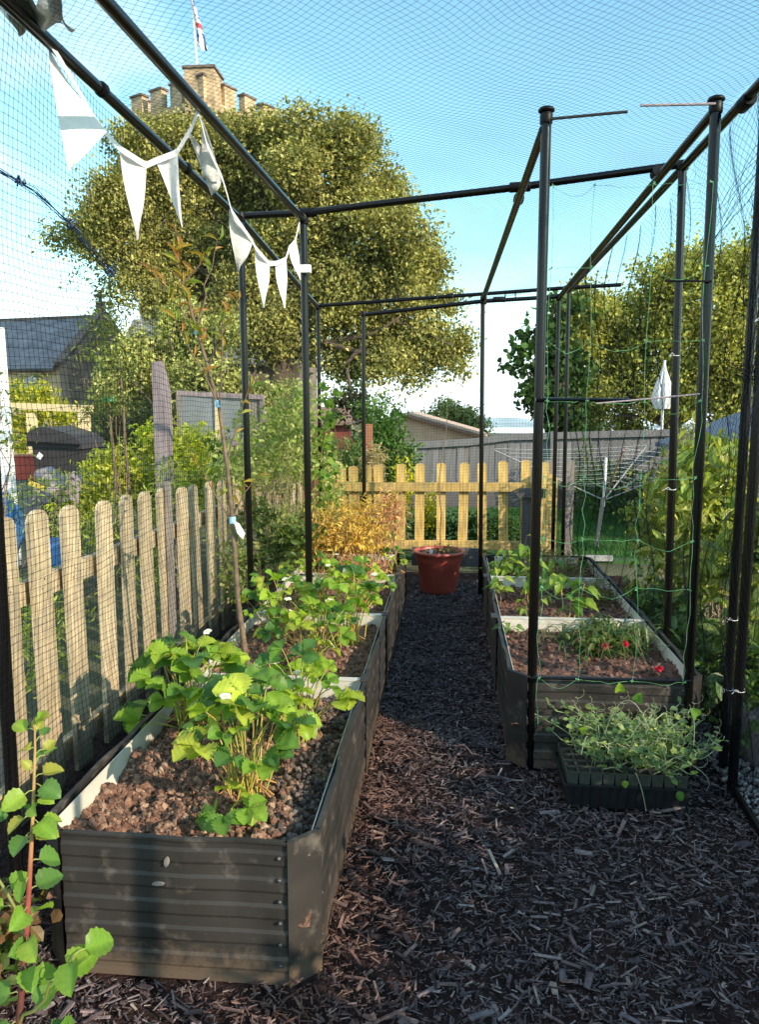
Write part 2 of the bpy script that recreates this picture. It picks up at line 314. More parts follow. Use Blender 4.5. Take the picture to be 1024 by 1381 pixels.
def fb(x, y, z=0.0, s=1.0): return noise.fractal(Vector((x * s, y * s, z * s)), 0.9, 2.1, 5)
# ---------------------------------------------------------------- ground
g = G(); n = 90; xs = np.concatenate([np.linspace(-1500, -40, 12), np.linspace(-36, 36, 60), np.linspace(40, 1500, 12)])
ys = np.concatenate([np.linspace(-400, -30, 6), np.linspace(-20, 50, 60), np.linspace(60, 2500, 14)])
P = np.zeros((len(xs), len(ys), 3)); P[..., 0] = xs[:, None]; P[..., 1] = ys[None]; P[..., 2] = -0.03
far = np.clip((np.abs(P[..., 1]) - 18) / 30, 0, 1); P[..., 2] -= far * 1.2 + np.maximum(P[..., 1] - 40, 0) * .03
sheet(g, np.swapaxes(P, 0, 1)); tag(g.build('ground', 'ground'), kind='structure')
# mulch path and bare mulch round the beds
def hm(x, y): return 0.018 * fb(x, y, 0, 3.2) + 0.012 * fb(x, y, 3, 11)
xs = np.arange(-1.75, 1.62, 0.03); ys = np.arange(-0.6, 7.1, 0.03)
P = np.zeros((len(ys), len(xs), 3)); P[..., 0] = xs; P[..., 1] = ys[:, None]
P[..., 2] = [[hm(x, y) for x in xs] for y in ys]; P[..., 2] -= 0.012
g = G(); sheet(g, P); tag(g.build('path', 'mulch_base', smooth=True), kind='structure')
# chips of bark, nobody could count them
def chips(n, xr, yr, big):
    x = rng.uniform(*xr, n); y = rng.uniform(*yr, n)
    ok = ~((x < -0.33) & (x > -1.06) & (y > 1.81)) & ~((x > 0.27) & (x < 1.05) & (y > 3.13))
    return x[ok], y[ok]
CV = np.array([(-1, -.5, -.5), (1, -.35, -.5), (.9, .45, -.4), (-.85, .5, -.5), (-.9, -.4, .4), (.85, -.3, .5), (1, .3, .35), (-1, .35, .5)], float) * .5
g = G()
CHC = [(.090, .066, .070), (.135, .104, .108), (.048, .038, .043), (.11, .097, .108), (.155, .112, .108), (.065, .050, .056), (.21, .180, .185)]
for n, xr, yr, L in [(26000, (-1.4, 1.5), (1.0, 3.6), .022), (30000, (-1.4, 1.5), (1.0, 3.6), .009), (15000, (-.34, .30), (3.3, 6.7), .024), (3200, (-1.3, 1.5), (1.0, 3.5), .040), (300, (-.6, 1.5), (1.2, 3.3), .062)]:
    x, y = chips(n, xr, yr, L); k = len(x)
    z = np.array([hm(a, b) for a, b in zip(x, y)]) + rng.uniform(-.006, .012, k) + (.008 if L > .03 else 0)
    edge = np.exp(-np.abs(x + .33) / .08) * (y > 1.8) * .02; z += edge
    a = rng.uniform(0, 2 * PI, k); Yd = np.stack([np.cos(a), np.sin(a), rng.normal(size=k) * .28], 1)
    N = np.stack([rng.normal(size=k) * .35, rng.normal(size=k) * .35, np.ones(k)], 1)
    X, Y, Z = frames(Yd, N); s = L * rng.uniform(.45, 1.5, k)
    S = np.stack([s, s * np.clip(rng.lognormal(-1.25, .5, k), .12, 1.0), s * rng.uniform(.06, .18, k) + .001], 1)
    col = palette(k, CHC, .25); lt = rng.random(k) < .03; col[lt] = palette(lt.sum(), [(.30, .25, .21), (.25, .22, .21)], .2)
    red = np.clip(1 - np.abs(x + .35) / .35, 0, 1)[:, None] * (y < 3.6)[:, None]; col = col * (1 - .6 * red) + .6 * red * palette(k, [(.17, .075, .045), (.11, .055, .035), (.22, .11, .07)], .25)  # redder chips beside the left bed paint in the sunlit mulch strip
    scatter(g, CV, BOXF, np.stack([x, y, z], 1), Y, X, Z, S, col)
tag(g.build('bark_chips', 'chip'), kind='stuff')
# gravel to the right of the cage
x = rng.uniform(1.12, 2.1, 7000); y = rng.uniform(2.2, 4.2, 7000); k = len(x)
X, Y, Z = frames(rdir(k), rdir(k)); g = G()
scatter(g, ICV, ICF, np.stack([x, y, .012 + rng.uniform(-.005, .012, k)], 1), X, Y, Z, (rng.uniform(.004, .016, (k, 1)) * np.array([1, .8, .6])), palette(k, [(.16, .15, .15), (.26, .25, .25), (.10, .09, .085), (.34, .33, .33)], .2))
tag(g.build('gravel', 'gravel'), kind='stuff')
# lawn behind the far fence
g = G(); box(g, (-1.2, 7.75, -.1), (7, 11.9, 0.0)); tag(g.build('lawn', 'lawn'), kind='structure')
n = 26000; x = rng.uniform(.6, 3.6, n); y = rng.uniform(7.9, 11.7, n); X, Y, Z = frames(np.stack([rng.normal(size=n) * .35, rng.normal(size=n) * .35, np.ones(n)], 1), rdir(n))
g = G(); scatter(g, [(-.5, 0, 0), (.5, 0, 0), (0, 1, .2)], [(0, 1, 2)], np.stack([x, y, np.zeros(n)], 1), X, Y, Z, np.stack([np.full(n, .008), rng.uniform(.03, .07, n), np.full(n, .05)], 1), palette(n, [(.04, .14, .02), (.06, .19, .03), (.03, .10, .02)], .2))
tag(g.build('grass', 'grass'), kind='stuff')
# far hills
g = G(); xs = np.linspace(-500, 700, 120); P = np.zeros((2, 120, 3)); P[:, :, 0] = xs; P[0, :, 1] = 900; P[1, :, 1] = 1000
P[0, :, 2] = -20; P[1, :, 2] = [-14 + 9 * fb(x, 0, 7, .006) for x in xs]; sheet(g, P)
tag(g.build('hills', 'hill', smooth=True), kind='structure')

# ---------------------------------------------------------------- raised beds
def wave(z):  # corrugation depth of the panel at height z
    w = (z - .02) / .074 % 1.0
    return -.008 * np.clip(np.minimum(np.abs(w - .5) * 4 - .25, 1), 0, 1)
ZP = np.unique(np.round(np.concatenate([[0, .4]] + [np.arange(.02, .385, .074)[:5] + .074 * q for q in (0, .1875, .3125, .6875, .8125, 1)]), 4))
def panel(par, p, q, out, name='steel_panel', wavy=True, lining=True):
    """coated sheet between two ground points, standing .4 high, ribs running level"""
    p, q, out = np.array(p, float), np.array(q, float), unit(np.array(out, float)); g = G()
    zs = ZP if wavy else np.array([0, .4]); L_ = np.linalg.norm(q - p); ns = max(2, int(L_ / .06)) if wavy else 2; T_ = np.linspace(0, 1, ns)
    wp_ = lambda t, z: (.0055 * math.sin(t * L_ * 9 + p[1] * 3) + .003 * math.sin(t * L_ * 23)) * math.sin(PI * min(1, max(0, t))) ** .5 * (z / .4) if wavy else 0
    P = np.zeros((len(zs), ns, 3))
    for i, z in enumerate(zs):
        for j, t in enumerate(T_): P[i, j, :2] = p + (q - p) * t + out[:2] * ((wave(z) if wavy else 0) + wp_(t, z)); P[i, j, 2] = z
    d = np.cross([*(q - p), 0], [0, 0, 1]); fl = d @ np.array([out[0], out[1], 0]) > 0
    sheet(g, P if fl else P[:, ::-1]); B = P.copy(); B[..., :2] -= out[:2] * .0016; sheet(g, B[:, ::-1] if fl else B)
    a, b = np.array([*p, .4]), np.array([*q, .4]); o3 = np.array([out[0], out[1], 0])
    RP = [a + (b - a) * t + o3 * (wp_(t, .4) - .007) + [0, 0, .0005] for t in T_]
    for u_, v_ in zip(RP[:-1], RP[1:]): bar(g, u_, v_, .016, .006)
    if lining:
        L = b - a; e = unit(L) * .012; ia = a - o3 * .019; ib = b - o3 * .019; ia = ia - o3 * (.006 if wavy else 0); ib = ib - o3 * (.006 if wavy else 0)
        bar(g, ia + e - [0, 0, .083], ib - e - [0, 0, .083], .003, .150, m=1)
    return g.build(name, ['steel', 'steel_in'], par)
def rivets(par, pts, out, name='rivet'):
    for p in pts:
        g = G(); o3 = unit(np.array([*out, 0.0])); a = np.array(p, float); tube(g, [a - o3 * .003, a + o3 * .002, a + o3 * .004], [.0055, .005, .002], 8)
        g.build(name, 'rivet', par)
def bed(x0, x1, y0, y1, label, cat, group, rib_side=1, dividers=(), c=.075):
    """rib_side: which long side faces the path (+1 = x1)"""
    t = thing('raised_bed', ((x0 + x1) / 2, (y0 + y1) / 2, 0), label, cat, group)
    panel(t, (x0 + c, y0), (x1 - c, y0), (0, -1)); panel(t, (x0 + c, y1), (x1 - c, y1), (0, 1))
    cuts = [y0 + c, *dividers, y1 - c]
    for a, b in zip(cuts[:-1], cuts[1:]):
        panel(t, (x1, a + .001), (x1, b - .001), (1, 0)); panel(t, (x0, a + .001), (x0, b - .001), (-1, 0))
        if b is not cuts[-1]:
            for x, s in ((x1, 1), (x0, -1)):
                g = G(); box(g, (x + s * .0005 - .0015, b - .045, 0), (x + s * .0005 + .0015, b + .045, .402)); box(g, (x - .028, b - .045, .4035), (x + .003, b + .045, .4055)); g.build('joining_strip', 'steel', t)
                rivets(t, [(x + s * .002, b + q, z) for q in (-.03, .03) for z in (.08, .2, .34)], (s, 0))
    for (a, b) in (((x1 - c, y0), (x1, y0 + c)), ((x0, y0 + c), (x0 + c, y0)), ((x1, y1 - c), (x1 - c, y1)), ((x0 + c, y1), (x0, y1 - c))):
        o = np.array([(a[0] + b[0]) / 2 - (x0 + x1) / 2, (a[1] + b[1]) / 2 - (y0 + y1) / 2]); o = np.array([np.sign(o[0]), np.sign(o[1])])
        a2, b2 = np.array(a) + unit(o) * .004, np.array(b) + unit(o) * .004
        panel(t, a2, b2, o, 'corner_panel', wavy=False, lining=False)
    rivets(t, [(x1 - c - .02, y0 - .0, z) for z in (.06, .12, .18, .24, .30, .36)], (0, -1))
    rivets(t, [(x1 + .0, y0 + c + .02, z) for z in (.09, .21, .33)], (1, 0))
    return t
lb = bed(-1.085, -.33, 1.81, 5.85, 'long dark ribbed steel raised bed on the left, full of strawberries, pale splashes on front', 'raised bed', 'dark steel raised beds', dividers=(3.045, 4.06, 5.06))
for (x, z, w, h, r) in [(-.72, .338, .007, .013, 0), (-.745, .275, .015, .005, .2)]:
    g = G(); tt = np.linspace(0, 2 * PI, 14)[:-1]; rr = 1 + .10 * np.sin(2 * tt + r * 9)
    poly = np.stack([np.cos(tt) * w * rr, np.sin(tt) * h * rr], 1); prism(g, poly, (x, 1.8095, z), (1, 0, r * .3), (0, 0, 1), (0, -.006, 0)); g.build('dried_splash', 'dropping', lb)
rb = bed(.255, 1.05, 3.13, 5.85, 'right hand dark steel raised bed with red flowers and a seedling tray before it', 'raised bed', 'dark steel raised beds', rib_side=-1, dividers=(4.07, 5.08))
def cross(par, x0, x1, y):
    g = G(); box(g, (x0 + .022, y - .012, .16), (x1 - .022, y + .012, .392)); box(g, (x0 + .022, y - .016, .3925), (x1 - .022, y + .016, .398)); g.build('dividing_board', 'steel_in', par)
for y in (3.045, 4.06, 5.06): cross(lb, -1.085, -.33, y)
for y in (4.07, 5.08): cross(rb, .255, 1.05, y)
# soil
def soil(x0, x1, y0, y1, z, amp, nclod, cols, seed, csz=(.004, .022)):
    xs = np.arange(x0, x1, .011); ys = np.arange(y0, y1, .011 if y0 < 3 else .02); P = np.zeros((len(ys), len(xs), 3)); P[..., 0] = xs; P[..., 1] = ys[:, None]
    H = lambda x, y: z + amp * fb(x, y, seed, 5) + amp * .55 * fb(x, y, seed + 4, 19)
    P[..., 2] = [[H(x, y) for x in xs] for y in ys]; cx = np.minimum(P[..., 0] - x0, x1 - P[..., 0]) + np.minimum(P[..., 1] - y0, y1 - P[..., 1]); P[..., 2] -= np.where(cx < .075, .15, 0); g = G(); sheet(g, P, cols[0])
    x = rng.uniform(x0 + .01, x1 - .01, nclod); y = rng.uniform(y0 + .01, y1 - .01, nclod); s = csz[0] * .42 + csz[1] * .62 * rng.random(nclod) ** 5; m_ = s * 1.1; x = np.clip(x, x0 + m_, x1 - m_); y = np.clip(y, y0 + m_, y1 - m_)
    ok = np.minimum(x - x0, x1 - x) + np.minimum(y - y0, y1 - y) > .085 + s; x, y, s = x[ok], y[ok], s[ok]; nclod = len(x)
    O = np.stack([x, y, [H(a, b) for a, b in zip(x, y)] + s * .25], 1); X, Y, Z = frames(rdir(nclod), rdir(nclod))
    c_ = palette(nclod, cols, .2)
    for q in range(5):
        V = ICV * (1 + .22 * rng.uniform(-1, 1, (12, 1))) * (1 + .2 * rng.uniform(-1, 1, (12, 3))); w = slice(q, None, 5); scatter(g, V, ICF, O[w], X[w], Y[w], Z[w], (s[:, None] * rng.uniform(.45, 1.3, (nclod, 3)))[w], c_[w])
    tag(g.build('soil', 'clod'), kind='stuff')
REDSOIL = [(.17, .088, .058), (.12, .060, .042), (.23, .135, .095), (.07, .04, .03), (.30, .20, .14)]
soil(-1.065, -.345, 1.825, 3.025, .322, .045, 26000, REDSOIL, 1, (.004, .020))
soil(-1.065, -.345, 3.065, 5.84, .33, .022, 10000, REDSOIL, 2)
soil(.27, 1.035, 3.145, 5.84, .33, .022, 11000, [(.13, .065, .045), (.09, .045, .033), (.20, .12, .09), (.06, .035, .028)], 3)
for (x, y) in [(-.72, 2.05), (-.44, 1.95), (-.40, 2.15), (-.99, 2.0)] : pass
n = 700; x = np.clip(-.40 + .06 * rng.normal(size=n), -.56, -.36); y = rng.uniform(1.85, 3, n); g = G(); X, Y, Z = frames(rdir(n), rdir(n))
scatter(g, ICV, ICF, np.stack([x, y, .335 + .02 * rng.random(n)], 1), X, Y, Z, rng.uniform(.005, .014, (n, 1)) * np.array([1, .8, .6]), palette(n, [(.045, .036, .034), (.08, .06, .055), (.13, .10, .09)], .2))
tag(g.build('gravel', 'gravel'), kind='stuff')
g = G(); bar(g, (-.325, 6.62, .23), (.27, 6.60, .23), .035, .16)
tag(g.build('end_plank', 'dark_post'), 'dark plank on edge closing the far end of the mulch path', 'plank')

# ---------------------------------------------------------------- picket fences
def picket_mesh(name, w, h, th, mat_, round_top=True):
    g = G(); a = np.array([.05, .75, 1.25, PI / 2, PI - 1.25, PI - .75, PI - .05]) if round_top else np.array([0.3, PI - .3])
    top = [(w / 2 * math.cos(t) ** 1 if True else 0, h - w * .27 + w * .27 * math.sin(t)) for t in a]
    prism(g, [(-w / 2, 0), (w / 2, 0)] + top, (0, 0, 0), (1, 0, 0), (0, 0, 1), (0, -th, 0))
    for z in (.735, .765, .13): tube(g, [(.008 * (1 if z > .75 else -1.6), -th - .0002, z), (.008 * (1 if z > .75 else -1.6), -th - .0016, z)], .0032, 6, m=1)
    return g.mesh(name, [mat_, 'rivet'])
pk_me = [picket_mesh('picket_%s' % s, .134 * k, 1.0, .02, 'picket') for s, k in (('wide', 1), ('narrow', .93))]
fence = thing('picket_fence', (-1.55, 3.7, 0), 'sunlit pine picket fence along the left, behind the strawberry bed', 'fence')
yy = [2.26, 2.50, 2.745, 2.998, 3.272, 3.522, 3.772, 4.03, 4.311, 4.557, 4.817, 5.09]
for i, y in enumerate(yy):
    h = 1.125 - (y - 2.7) * .042; x = -1.55 + rng.normal() * .004
    if i == 7: x = -1.555
    mw = Matrix.Translation((x, y, .0)) @ Matrix.Rotation(R(90 + rng.normal() * 1.2), 4, 'Z') @ Matrix.Rotation(R(rng.normal() * .7), 4, 'Y') @ Matrix.Scale(h + rng.normal() * .006, 4, (0, 0, 1))
    link("picket", pk_me[i % 2], fence, mw)
for z in (.82, .10):
    g = G(); bar(g, (-1.590, 2.1, z), (-1.590, 5.2, z - .02), .036, .085, col=(1, 1, 1)); g.build('rail', 'picket', fence)
g = G(); prism(g, [(-.03, 0), (.03, 0), (.03, 1.06), (.012, 1.10), (-.03, 1.115)], (-1.50, 4.02, 0), (0, .62, 0), (0, 0, 1), (-.028, 0, 0)); g.build('post', 'old_wood', fence)
g = G(); box(g, (-1.68, 2.62, 0), (-1.61, 2.69, 1.0)); g.build('post', 'old_wood', fence)
fence2 = thing('picket_fence', (-1.3, 6.2, 0), 'short picket fence running back behind the climbing greenery', 'fence')
for i in range(9):
    y = 5.35 + i * .25; x = -1.52 + (y - 5.3) * .06
    mw = Matrix.Translation((x, y, 0)) @ Matrix.Rotation(R(90 + rng.normal() * 1.5), 4, 'Z') @ Matrix.Scale(.98 + rng.normal() * .01, 4, (0, 0, 1)); link('picket', pk_me[i % 2], fence2, mw)
g = G(); bar(g, (-1.56, 5.25, .78), (-1.42, 7.5, .76), .036, .085); g.build('rail', 'picket', fence2)
pf = [picket_mesh('far_picket_%s' % s, w, 1.0, .02, 'picket_far') for s, w in (('a', .092), ('b', .088))]
ffence = thing('picket_fence', (-.2, 7.6, 0), 'yellow pine picket fence across the far end, behind the terracotta pot', 'fence')
def px2x(px, Y): return None
for i, (x, z) in enumerate([(-1.20, .93), (-1.06, .93), (-.95, .94), (-.83, .95), (-.70, .955), (-.49, .965), (-.30, .97), (-.085, .975), (.125, .98), (.325, .985), (.535, 1.0), (.735, 1.01), (.90, .99)]):
    mw = Matrix.Translation((x, 7.6 + rng.normal() * .003, 0)) @ Matrix.Rotation(R(rng.normal() * .7), 4, 'Y') @ Matrix.Scale(z, 4, (0, 0, 1)); link('picket', pf[i % 2], ffence, mw)
for z in (.735, .16):
    g = G(); bar(g, (-1.28, 7.555, z), (.84, 7.555, z + .015), .045, .085); g.build('rail', 'picket_far', ffence)
for x in (-1.22, .95):
    g = G(); box(g, (x - .04, 7.62, 0), (x + .04, 7.70, 1.0)); g.build('post', 'old_wood', ffence)
gate = thing('garden_gate', (1.1, 7.5, 0), 'half open wooden gate leaf with brace at right end of the far fence', 'gate')
g = G(); box(g, (1.06, 7.30, 0), (1.15, 7.39, 1.02)); g.build('post', 'old_wood', gate)
g = G(); prism(g, [(-.085, 0), (.085, 0), (.075, .84), (.01, .88), (-.02, .86)], (.93, 7.34, .02), (1, 0, 0), (0, 0, 1), (0, .02, 0)); g.build('board', 'picket_far', gate)
g = G(); bar(g, (.66, 7.50, .70), (1.08, 7.42, .70), .03, .09); g.build('rail', 'dark_post', gate)
g = G(); box(g, (.70, 7.52, 0), (.82, 7.545, .72)); g.build('board', 'dark_post', gate)

# ---------------------------------------------------------------- fruit cage: poles, rails, joints, nets
cage = thing('fruit_cage', (0, 4, 0), 'walk-in fruit cage of gloss black poles hung with fine dark netting', 'fruit cage')
def pole(name, P, r=.019, par=cage, rings=()):
    g = G(); P = np.array(P, float); tube(g, P, r * .93, 16); return g.build(name, 'pole', par, smooth=True)
def joint(p, axis, L=.07, r=.0265, name='joint'):
    g = G(); a = unit(np.array(axis, float)); p = np.array(p, float)
    tube(g, [p - a * L / 2, p - a * (L / 2 - .006), p + a * (L / 2 - .006), p + a * L / 2], [r * .9, r, r, r * .9], 14); g.build(name, 'joint', cage, smooth=True)
R1 = [(-.868, 1.2, 2.474), (-.85, 1.95, 2.482), (-.79, 4.2, 2.488)]
R2 = [(-1.142, .9, 2.535), (-1.13, 4.2, 2.5), (-1.11, 6.5, 2.335)]
RO = [(1.04, .9, 2.63), (1.035, 3.8, 2.585), (.91, 6.35, 2.42)]
pole('rail', R1, .020); pole('rail', R2, .020); pole('rail', RO, .020)
pole('rail', [(.335, 3.13, 2.545), (.22, 5.8, 2.285)], .0185); pole('rail', [(.952, 3.12, 2.585), (.78, 5.9, 2.31)], .0195)
pole('crossbar', [(-1.13, 4.215, 2.52), (-.79, 4.20, 2.525), (.317, 3.93, 2.555), (1.035, 3.82, 2.605)], .0185)
pole('crossbar', [(-1.11, 6.5, 2.345), (.91, 6.38, 2.445), (1.30, 6.3, 2.45)], .016)
pole('crossbar', [(-.665, 5.92, 2.20), (.22, 5.82, 2.275), (.78, 5.92, 2.315)], .016)
pole('pole', [(.350, 3.150, .0), (.345, 3.135, 2.60)], .0215); pole('pole', [(.985, 3.150, .0), (.96, 3.125, 2.61)], .0215)
pole('pole', [(1.085, 3.83, 0), (1.035, 3.80, 2.60)], .020); pole('pole', [(-1.115, 4.2, 0), (-1.13, 4.2, 2.51)], .020)
pole('pole', [(-.782, 4.2, .1), (-.79, 4.2, 2.50)], .0205); pole('pole', [(.238, 5.81, .1), (.22, 5.8, 2.29)], .017)
pole('pole', [(.93, 6.36, 0), (.91, 6.36, 2.43)], .017); pole('pole', [(.79, 5.93, .1), (.78, 5.93, 2.31)], .016)
pole('pole', [(-.665, 5.92, .1), (-.665, 5.92, 2.21)], .016); pole('pole', [(-1.10, 6.5, 0), (-1.11, 6.5, 2.34)], .017)
pole('pole', [(1.150, 3.18, 0), (1.155, 3.18, 2.60)], .020); pole('pole', [(1.125, 3.0, 0), (1.135, 3.0, 2.60)], .0205)
pole('pole', [(-1.21, 1.93, 0), (-1.19, 1.93, 2.53)], .020); pole('ground_rail', [(1.125, 3.02, .018), (1.06, 1.7, .018), (1.03, .8, .018)], .0165)
pole('pole', [(1.13, .48, 0), (1.13, .48, 2.62)], .022)
pole('crossbar', [(-1.22, 1.62, 2.06), (-.93, 1.60, 2.46)], .022)
for p, ax, L, r in [((.345, 3.135, 2.585), (0, 0, 1), .04, .0245), ((.96, 3.125, 2.60), (0, 0, 1), .04, .0250), ((1.035, 3.8, 2.595), (0, 0, 1), .04, .027), ((-.79, 4.2, 2.50), (0, 0, 1), .07, .027),
                    ((-.76, 4.195, 2.525), (1, -.1, 0), .09, .024), ((.317, 3.93, 2.555), (1, -.15, 0), .10, .024), ((.312, 3.93, 2.50), (0, 1, -.1), .05, .026), ((.93, 3.83, 2.575), (0, 1, -.1), .06, .027),
                    ((.225, 5.80, 2.28), (0, 0, 1), .06, .024), ((.34, 5.83, 2.287), (1, 0, 0), .09, .020), ((-.02, 6.43, 2.40), (1, 0, .05), .06, .02), ((.78, 5.93, 2.31), (0, 0, 1), .05, .022), ((.91, 6.36, 2.43), (0, 0, 1), .04, .022), ((-1.13, 4.2, 2.51), (0, 0, 1), .05, .026),
                    ((-1.11, 6.5, 2.335), (0, 0, 1), .05, .022), ((-.665, 5.92, 2.205), (0, 0, 1), .04, .021), ((1.04, 3.05, 2.59), (0, 1, 0), .09, .027), ((-1.132, 2.55, 2.517), (0, 1, 0), .03, .024), ((-1.13, 3.35, 2.51), (0, 1, 0), .03, .024)]:
    joint(p, ax, L, r)
for p in ((.345, 3.135, 2.617), (.96, 3.125, 2.630)):
    g = G(); lathe(g, [(0, .008), (.026, .007), (.031, .001), (.031, -.006), (.024, -.009)], 16, p); g.build('cap', 'joint', cage, smooth=True)
for x in (.42, .50, .0, -.12, -.45):   # net hooks on the far bar
    g = G(); tube(g, [(x, 6.42, 2.42), (x, 6.40, 2.37)], .005, 6); g.build('hook', 'joint', cage)
# netting threads
def net(name, S, A, B, d, diag, step, r=.0007, m='net', knots=None, warp=.02):
    O, Q = [], []
    lines = []
    if diag:
        dd = d * math.sqrt(2)
        for fam in (1, -1):
            for k in np.arange(-B if fam < 0 else 0, A + (B if fam > 0 else 0), dd):
                v = np.arange(0, B + step, step * .7071); b = v; a = k - fam * v; lines.append((a, b))
    else:
        for k in np.arange(0, A, d): v = np.arange(0, B, step); lines.append((np.full_like(v, k), v))
        for k in np.arange(0, B, d): v = np.arange(0, A, step); lines.append((v, np.full_like(v, k)))
    g = G()
    for a, b in lines:
        ok = (a >= 0) & (a <= A) & (b >= 0) & (b <= B)
        if ok.sum() < 2: continue
        a, b = a[ok], b[ok]
        P = S(a + warp * np.sin(b * 5.1 + a * 2.3) + warp * .4 * np.sin(b * 17 + a * 9), b + warp * np.sin(a * 4.3 + 1 - b * 3.1) + warp * .4 * np.sin(a * 15 - b * 11))
        tube(g, P, r, 3, cap=False)
    if knots:
        a, b = np.meshgrid(np.arange(0, knots[0], d), np.arange(0, knots[1], d), indexing='ij'); a, b = a.ravel(), b.ravel()
        P = S(a + warp * np.sin(b * 5.1 + a * 2.3) + warp * .4 * np.sin(b * 17 + a * 9), b + warp * np.sin(a * 4.3 + 1 - b * 3.1) + warp * .4 * np.sin(a * 15 - b * 11))
        n = len(P); ex = np.tile([1., 0, 0], (n, 1)); ey = np.tile([0, 1., 0], (n, 1)); ez = np.tile([0, 0, 1.], (n, 1))
        scatter(g, [(1, 0, 0), (-1, 0, 0), (0, 1, 0), (0, -1, 0), (0, 0, 1), (0, 0, -1)], [(0, 2, 4), (2, 1, 4), (1, 3, 4), (3, 0, 4), (2, 0, 5), (1, 2, 5), (3, 1, 5), (0, 3, 5)], P, ex, ey, ez, .0018, (1, 1, 1))
    return tag(g.build(name, m, cage), kind='stuff')
def interp(P, y): P = np.array(P); return np.interp(y, P[:, 1], P[:, 0]), np.interp(y, P[:, 1], P[:, 2])
def S_roof(a, b):
    y = .9 + b; xl, zl = interp(R2, y); xr, zr = interp(RO, y); t = a / 2.2
    sag = .05 * np.sin(PI * np.clip(t, 0, 1)) * (0.5 + .5 * np.cos(y * 2.1)); return np.stack([xl + (xr - xl) * t, y, zl + (zr - zl) * t + .022 - sag + .012 * np.sin(a * 5 + b * 3)], 1)
net('roof_net', S_roof, 2.2, 5.6, .023, True, .05, r=.00048, warp=.022)
def S_left(a, b): y = 1.25 + a; xl, zl = interp(R2, y); return np.stack([xl - .028 + .018 * np.sin(a * 3 + b * 4) - .02 * np.sin(b * 1.3), y, zl - b], 1)
net('left_side_net', S_left, 5.2, 2.46, .0235, False, .047, knots=(2.6, 2.46), r=.00068, warp=.010)
def S_right(a, b): y = 1.1 + a; xr, zr = interp(RO, y); xr = np.where(y > 3.8, xr + .03, xr + .06 + .03 * np.sin(b * 2)); return np.stack([xr + .03 * np.sin(b * 7 + a * 2.2) + .015 * np.sin(a * 23), y, zr - b - .03 * np.sin(a * 9)], 1)
net('right_side_net', S_right, 5.2, 2.5, .0235, True, .047, r=.0007, warp=.03)
def S_end(a, b): return np.stack([-1.11 + a, 6.45 + .012 * np.sin(a * 4 + b * 3), 2.33 + a * .05 - b], 1)
net('end_net', S_end, 2.02, 2.3, .0235, False, .06, r=.0006, warp=.006)
g = G(); S0 = [(-1.14, 1.35, 2.06), (-1.16, 1.75, 2.09), (-1.17, 1.95, 2.11), (-1.16, 2.15, 2.10), (-1.17, 2.35, 2.06), (-1.16, 2.50, 2.0), (-1.16, 2.62, 1.95)]
for k in range(7): tube(g, np.array(S0) + rng.normal(size=(7, 3)) * .007, .0011, 4, cap=False)
tag(g.build('gathered_net_edge', 'bluenet', cage), kind='stuff')
for p in ((-1.165, 2.08, 2.105), (-1.16, 2.36, 2.055), (-1.16, 2.62, 1.96)):
    g = G()
    for k in range(5): tube(g, np.array(p) + rng.normal(size=(4, 3)) * .009, .0022, 5)
    g.build('knotted_tie', 'bluenet', cage)
g = G()
for k in range(9):
    a = wander((1.07, 2.9, 2.45 - .02 * k), (1.05, 3.62, 2.18 - .012 * k), 14, .03); tube(g, a, .0011, 3, cap=False)
for k in range(26):
    y = rng.uniform(2.98, 3.2); a = wander((1.13, y, 2.3), (1.13, y + .03 * rng.normal(), .05), 24, .025); tube(g, a, .0008, 3, cap=False)
for k in range(8): a = wander((1.10, 2.88, 1.86 + .01 * k), (1.12, 3.02, 1.50 + .02 * k), 10, .08); tube(g, a, .0016, 3, cap=False)
for k in range(8): a = wander((1.02, 2.94, 1.62 + .006 * k), (1.14, 3.0, 1.58 + .01 * k), 10, .08); tube(g, a, .0016, 3, cap=False)
tag(g.build('bunched_net', 'net', cage), kind='stuff')
# white ties
for (c, r, dr) in [((1.152, 3.18, .655), .022, .03), ((1.15, 3.18, .36), .022, -.02), ((1.128, 3.0, .42), .022, .04), ((1.13, 3.0, 1.82), .026, .05), ((1.045, 3.81, 1.75), .023, .03), ((1.058, 3.81, 1.12), .023, .06)]:
    g = G(); t = np.linspace(0, 2 * PI, 18); c = np.array(c); tube(g, np.stack([c[0] + r * np.cos(t), c[1] + r * np.sin(t), c[2] + .004 * np.sin(t)], 1), .0015, 5)
    tube(g, [c + [-.01, -r, 0], c + [-.022, -r - .008, .010], c + [-.012 - abs(dr) * .6, -r - .006, -.008]], .0013, 5); g.build('wire_tie', 'white_tie', cage)
g = G(); P = np.array([(-1.20, 2.02, 2.53), (-1.10, 1.98, 2.56), (-1.02, 2.10, 2.55), (-1.06, 2.2, 2.50), (-1.12, 2.05, 2.47), (-1.24, 2.0, 2.48)])
a, b = np.meshgrid(np.linspace(0, 1, 16), np.linspace(0, 1, 16), indexing='ij')
Q = np.stack([-1.20 + .17 * a + .01 * np.sin(9 * b + 4 * a), 2.02 + .16 * b + .015 * np.sin(11 * a), 2.545 + .02 * np.sin(13 * a + 5 * b) - .05 * (b - .5) ** 2], -1); sheet(g, Q)
tag(g.build('plastic_wrap', 'poly', smooth=True), 'crumpled clear plastic caught on the black rail above the bunting', 'plastic wrap')

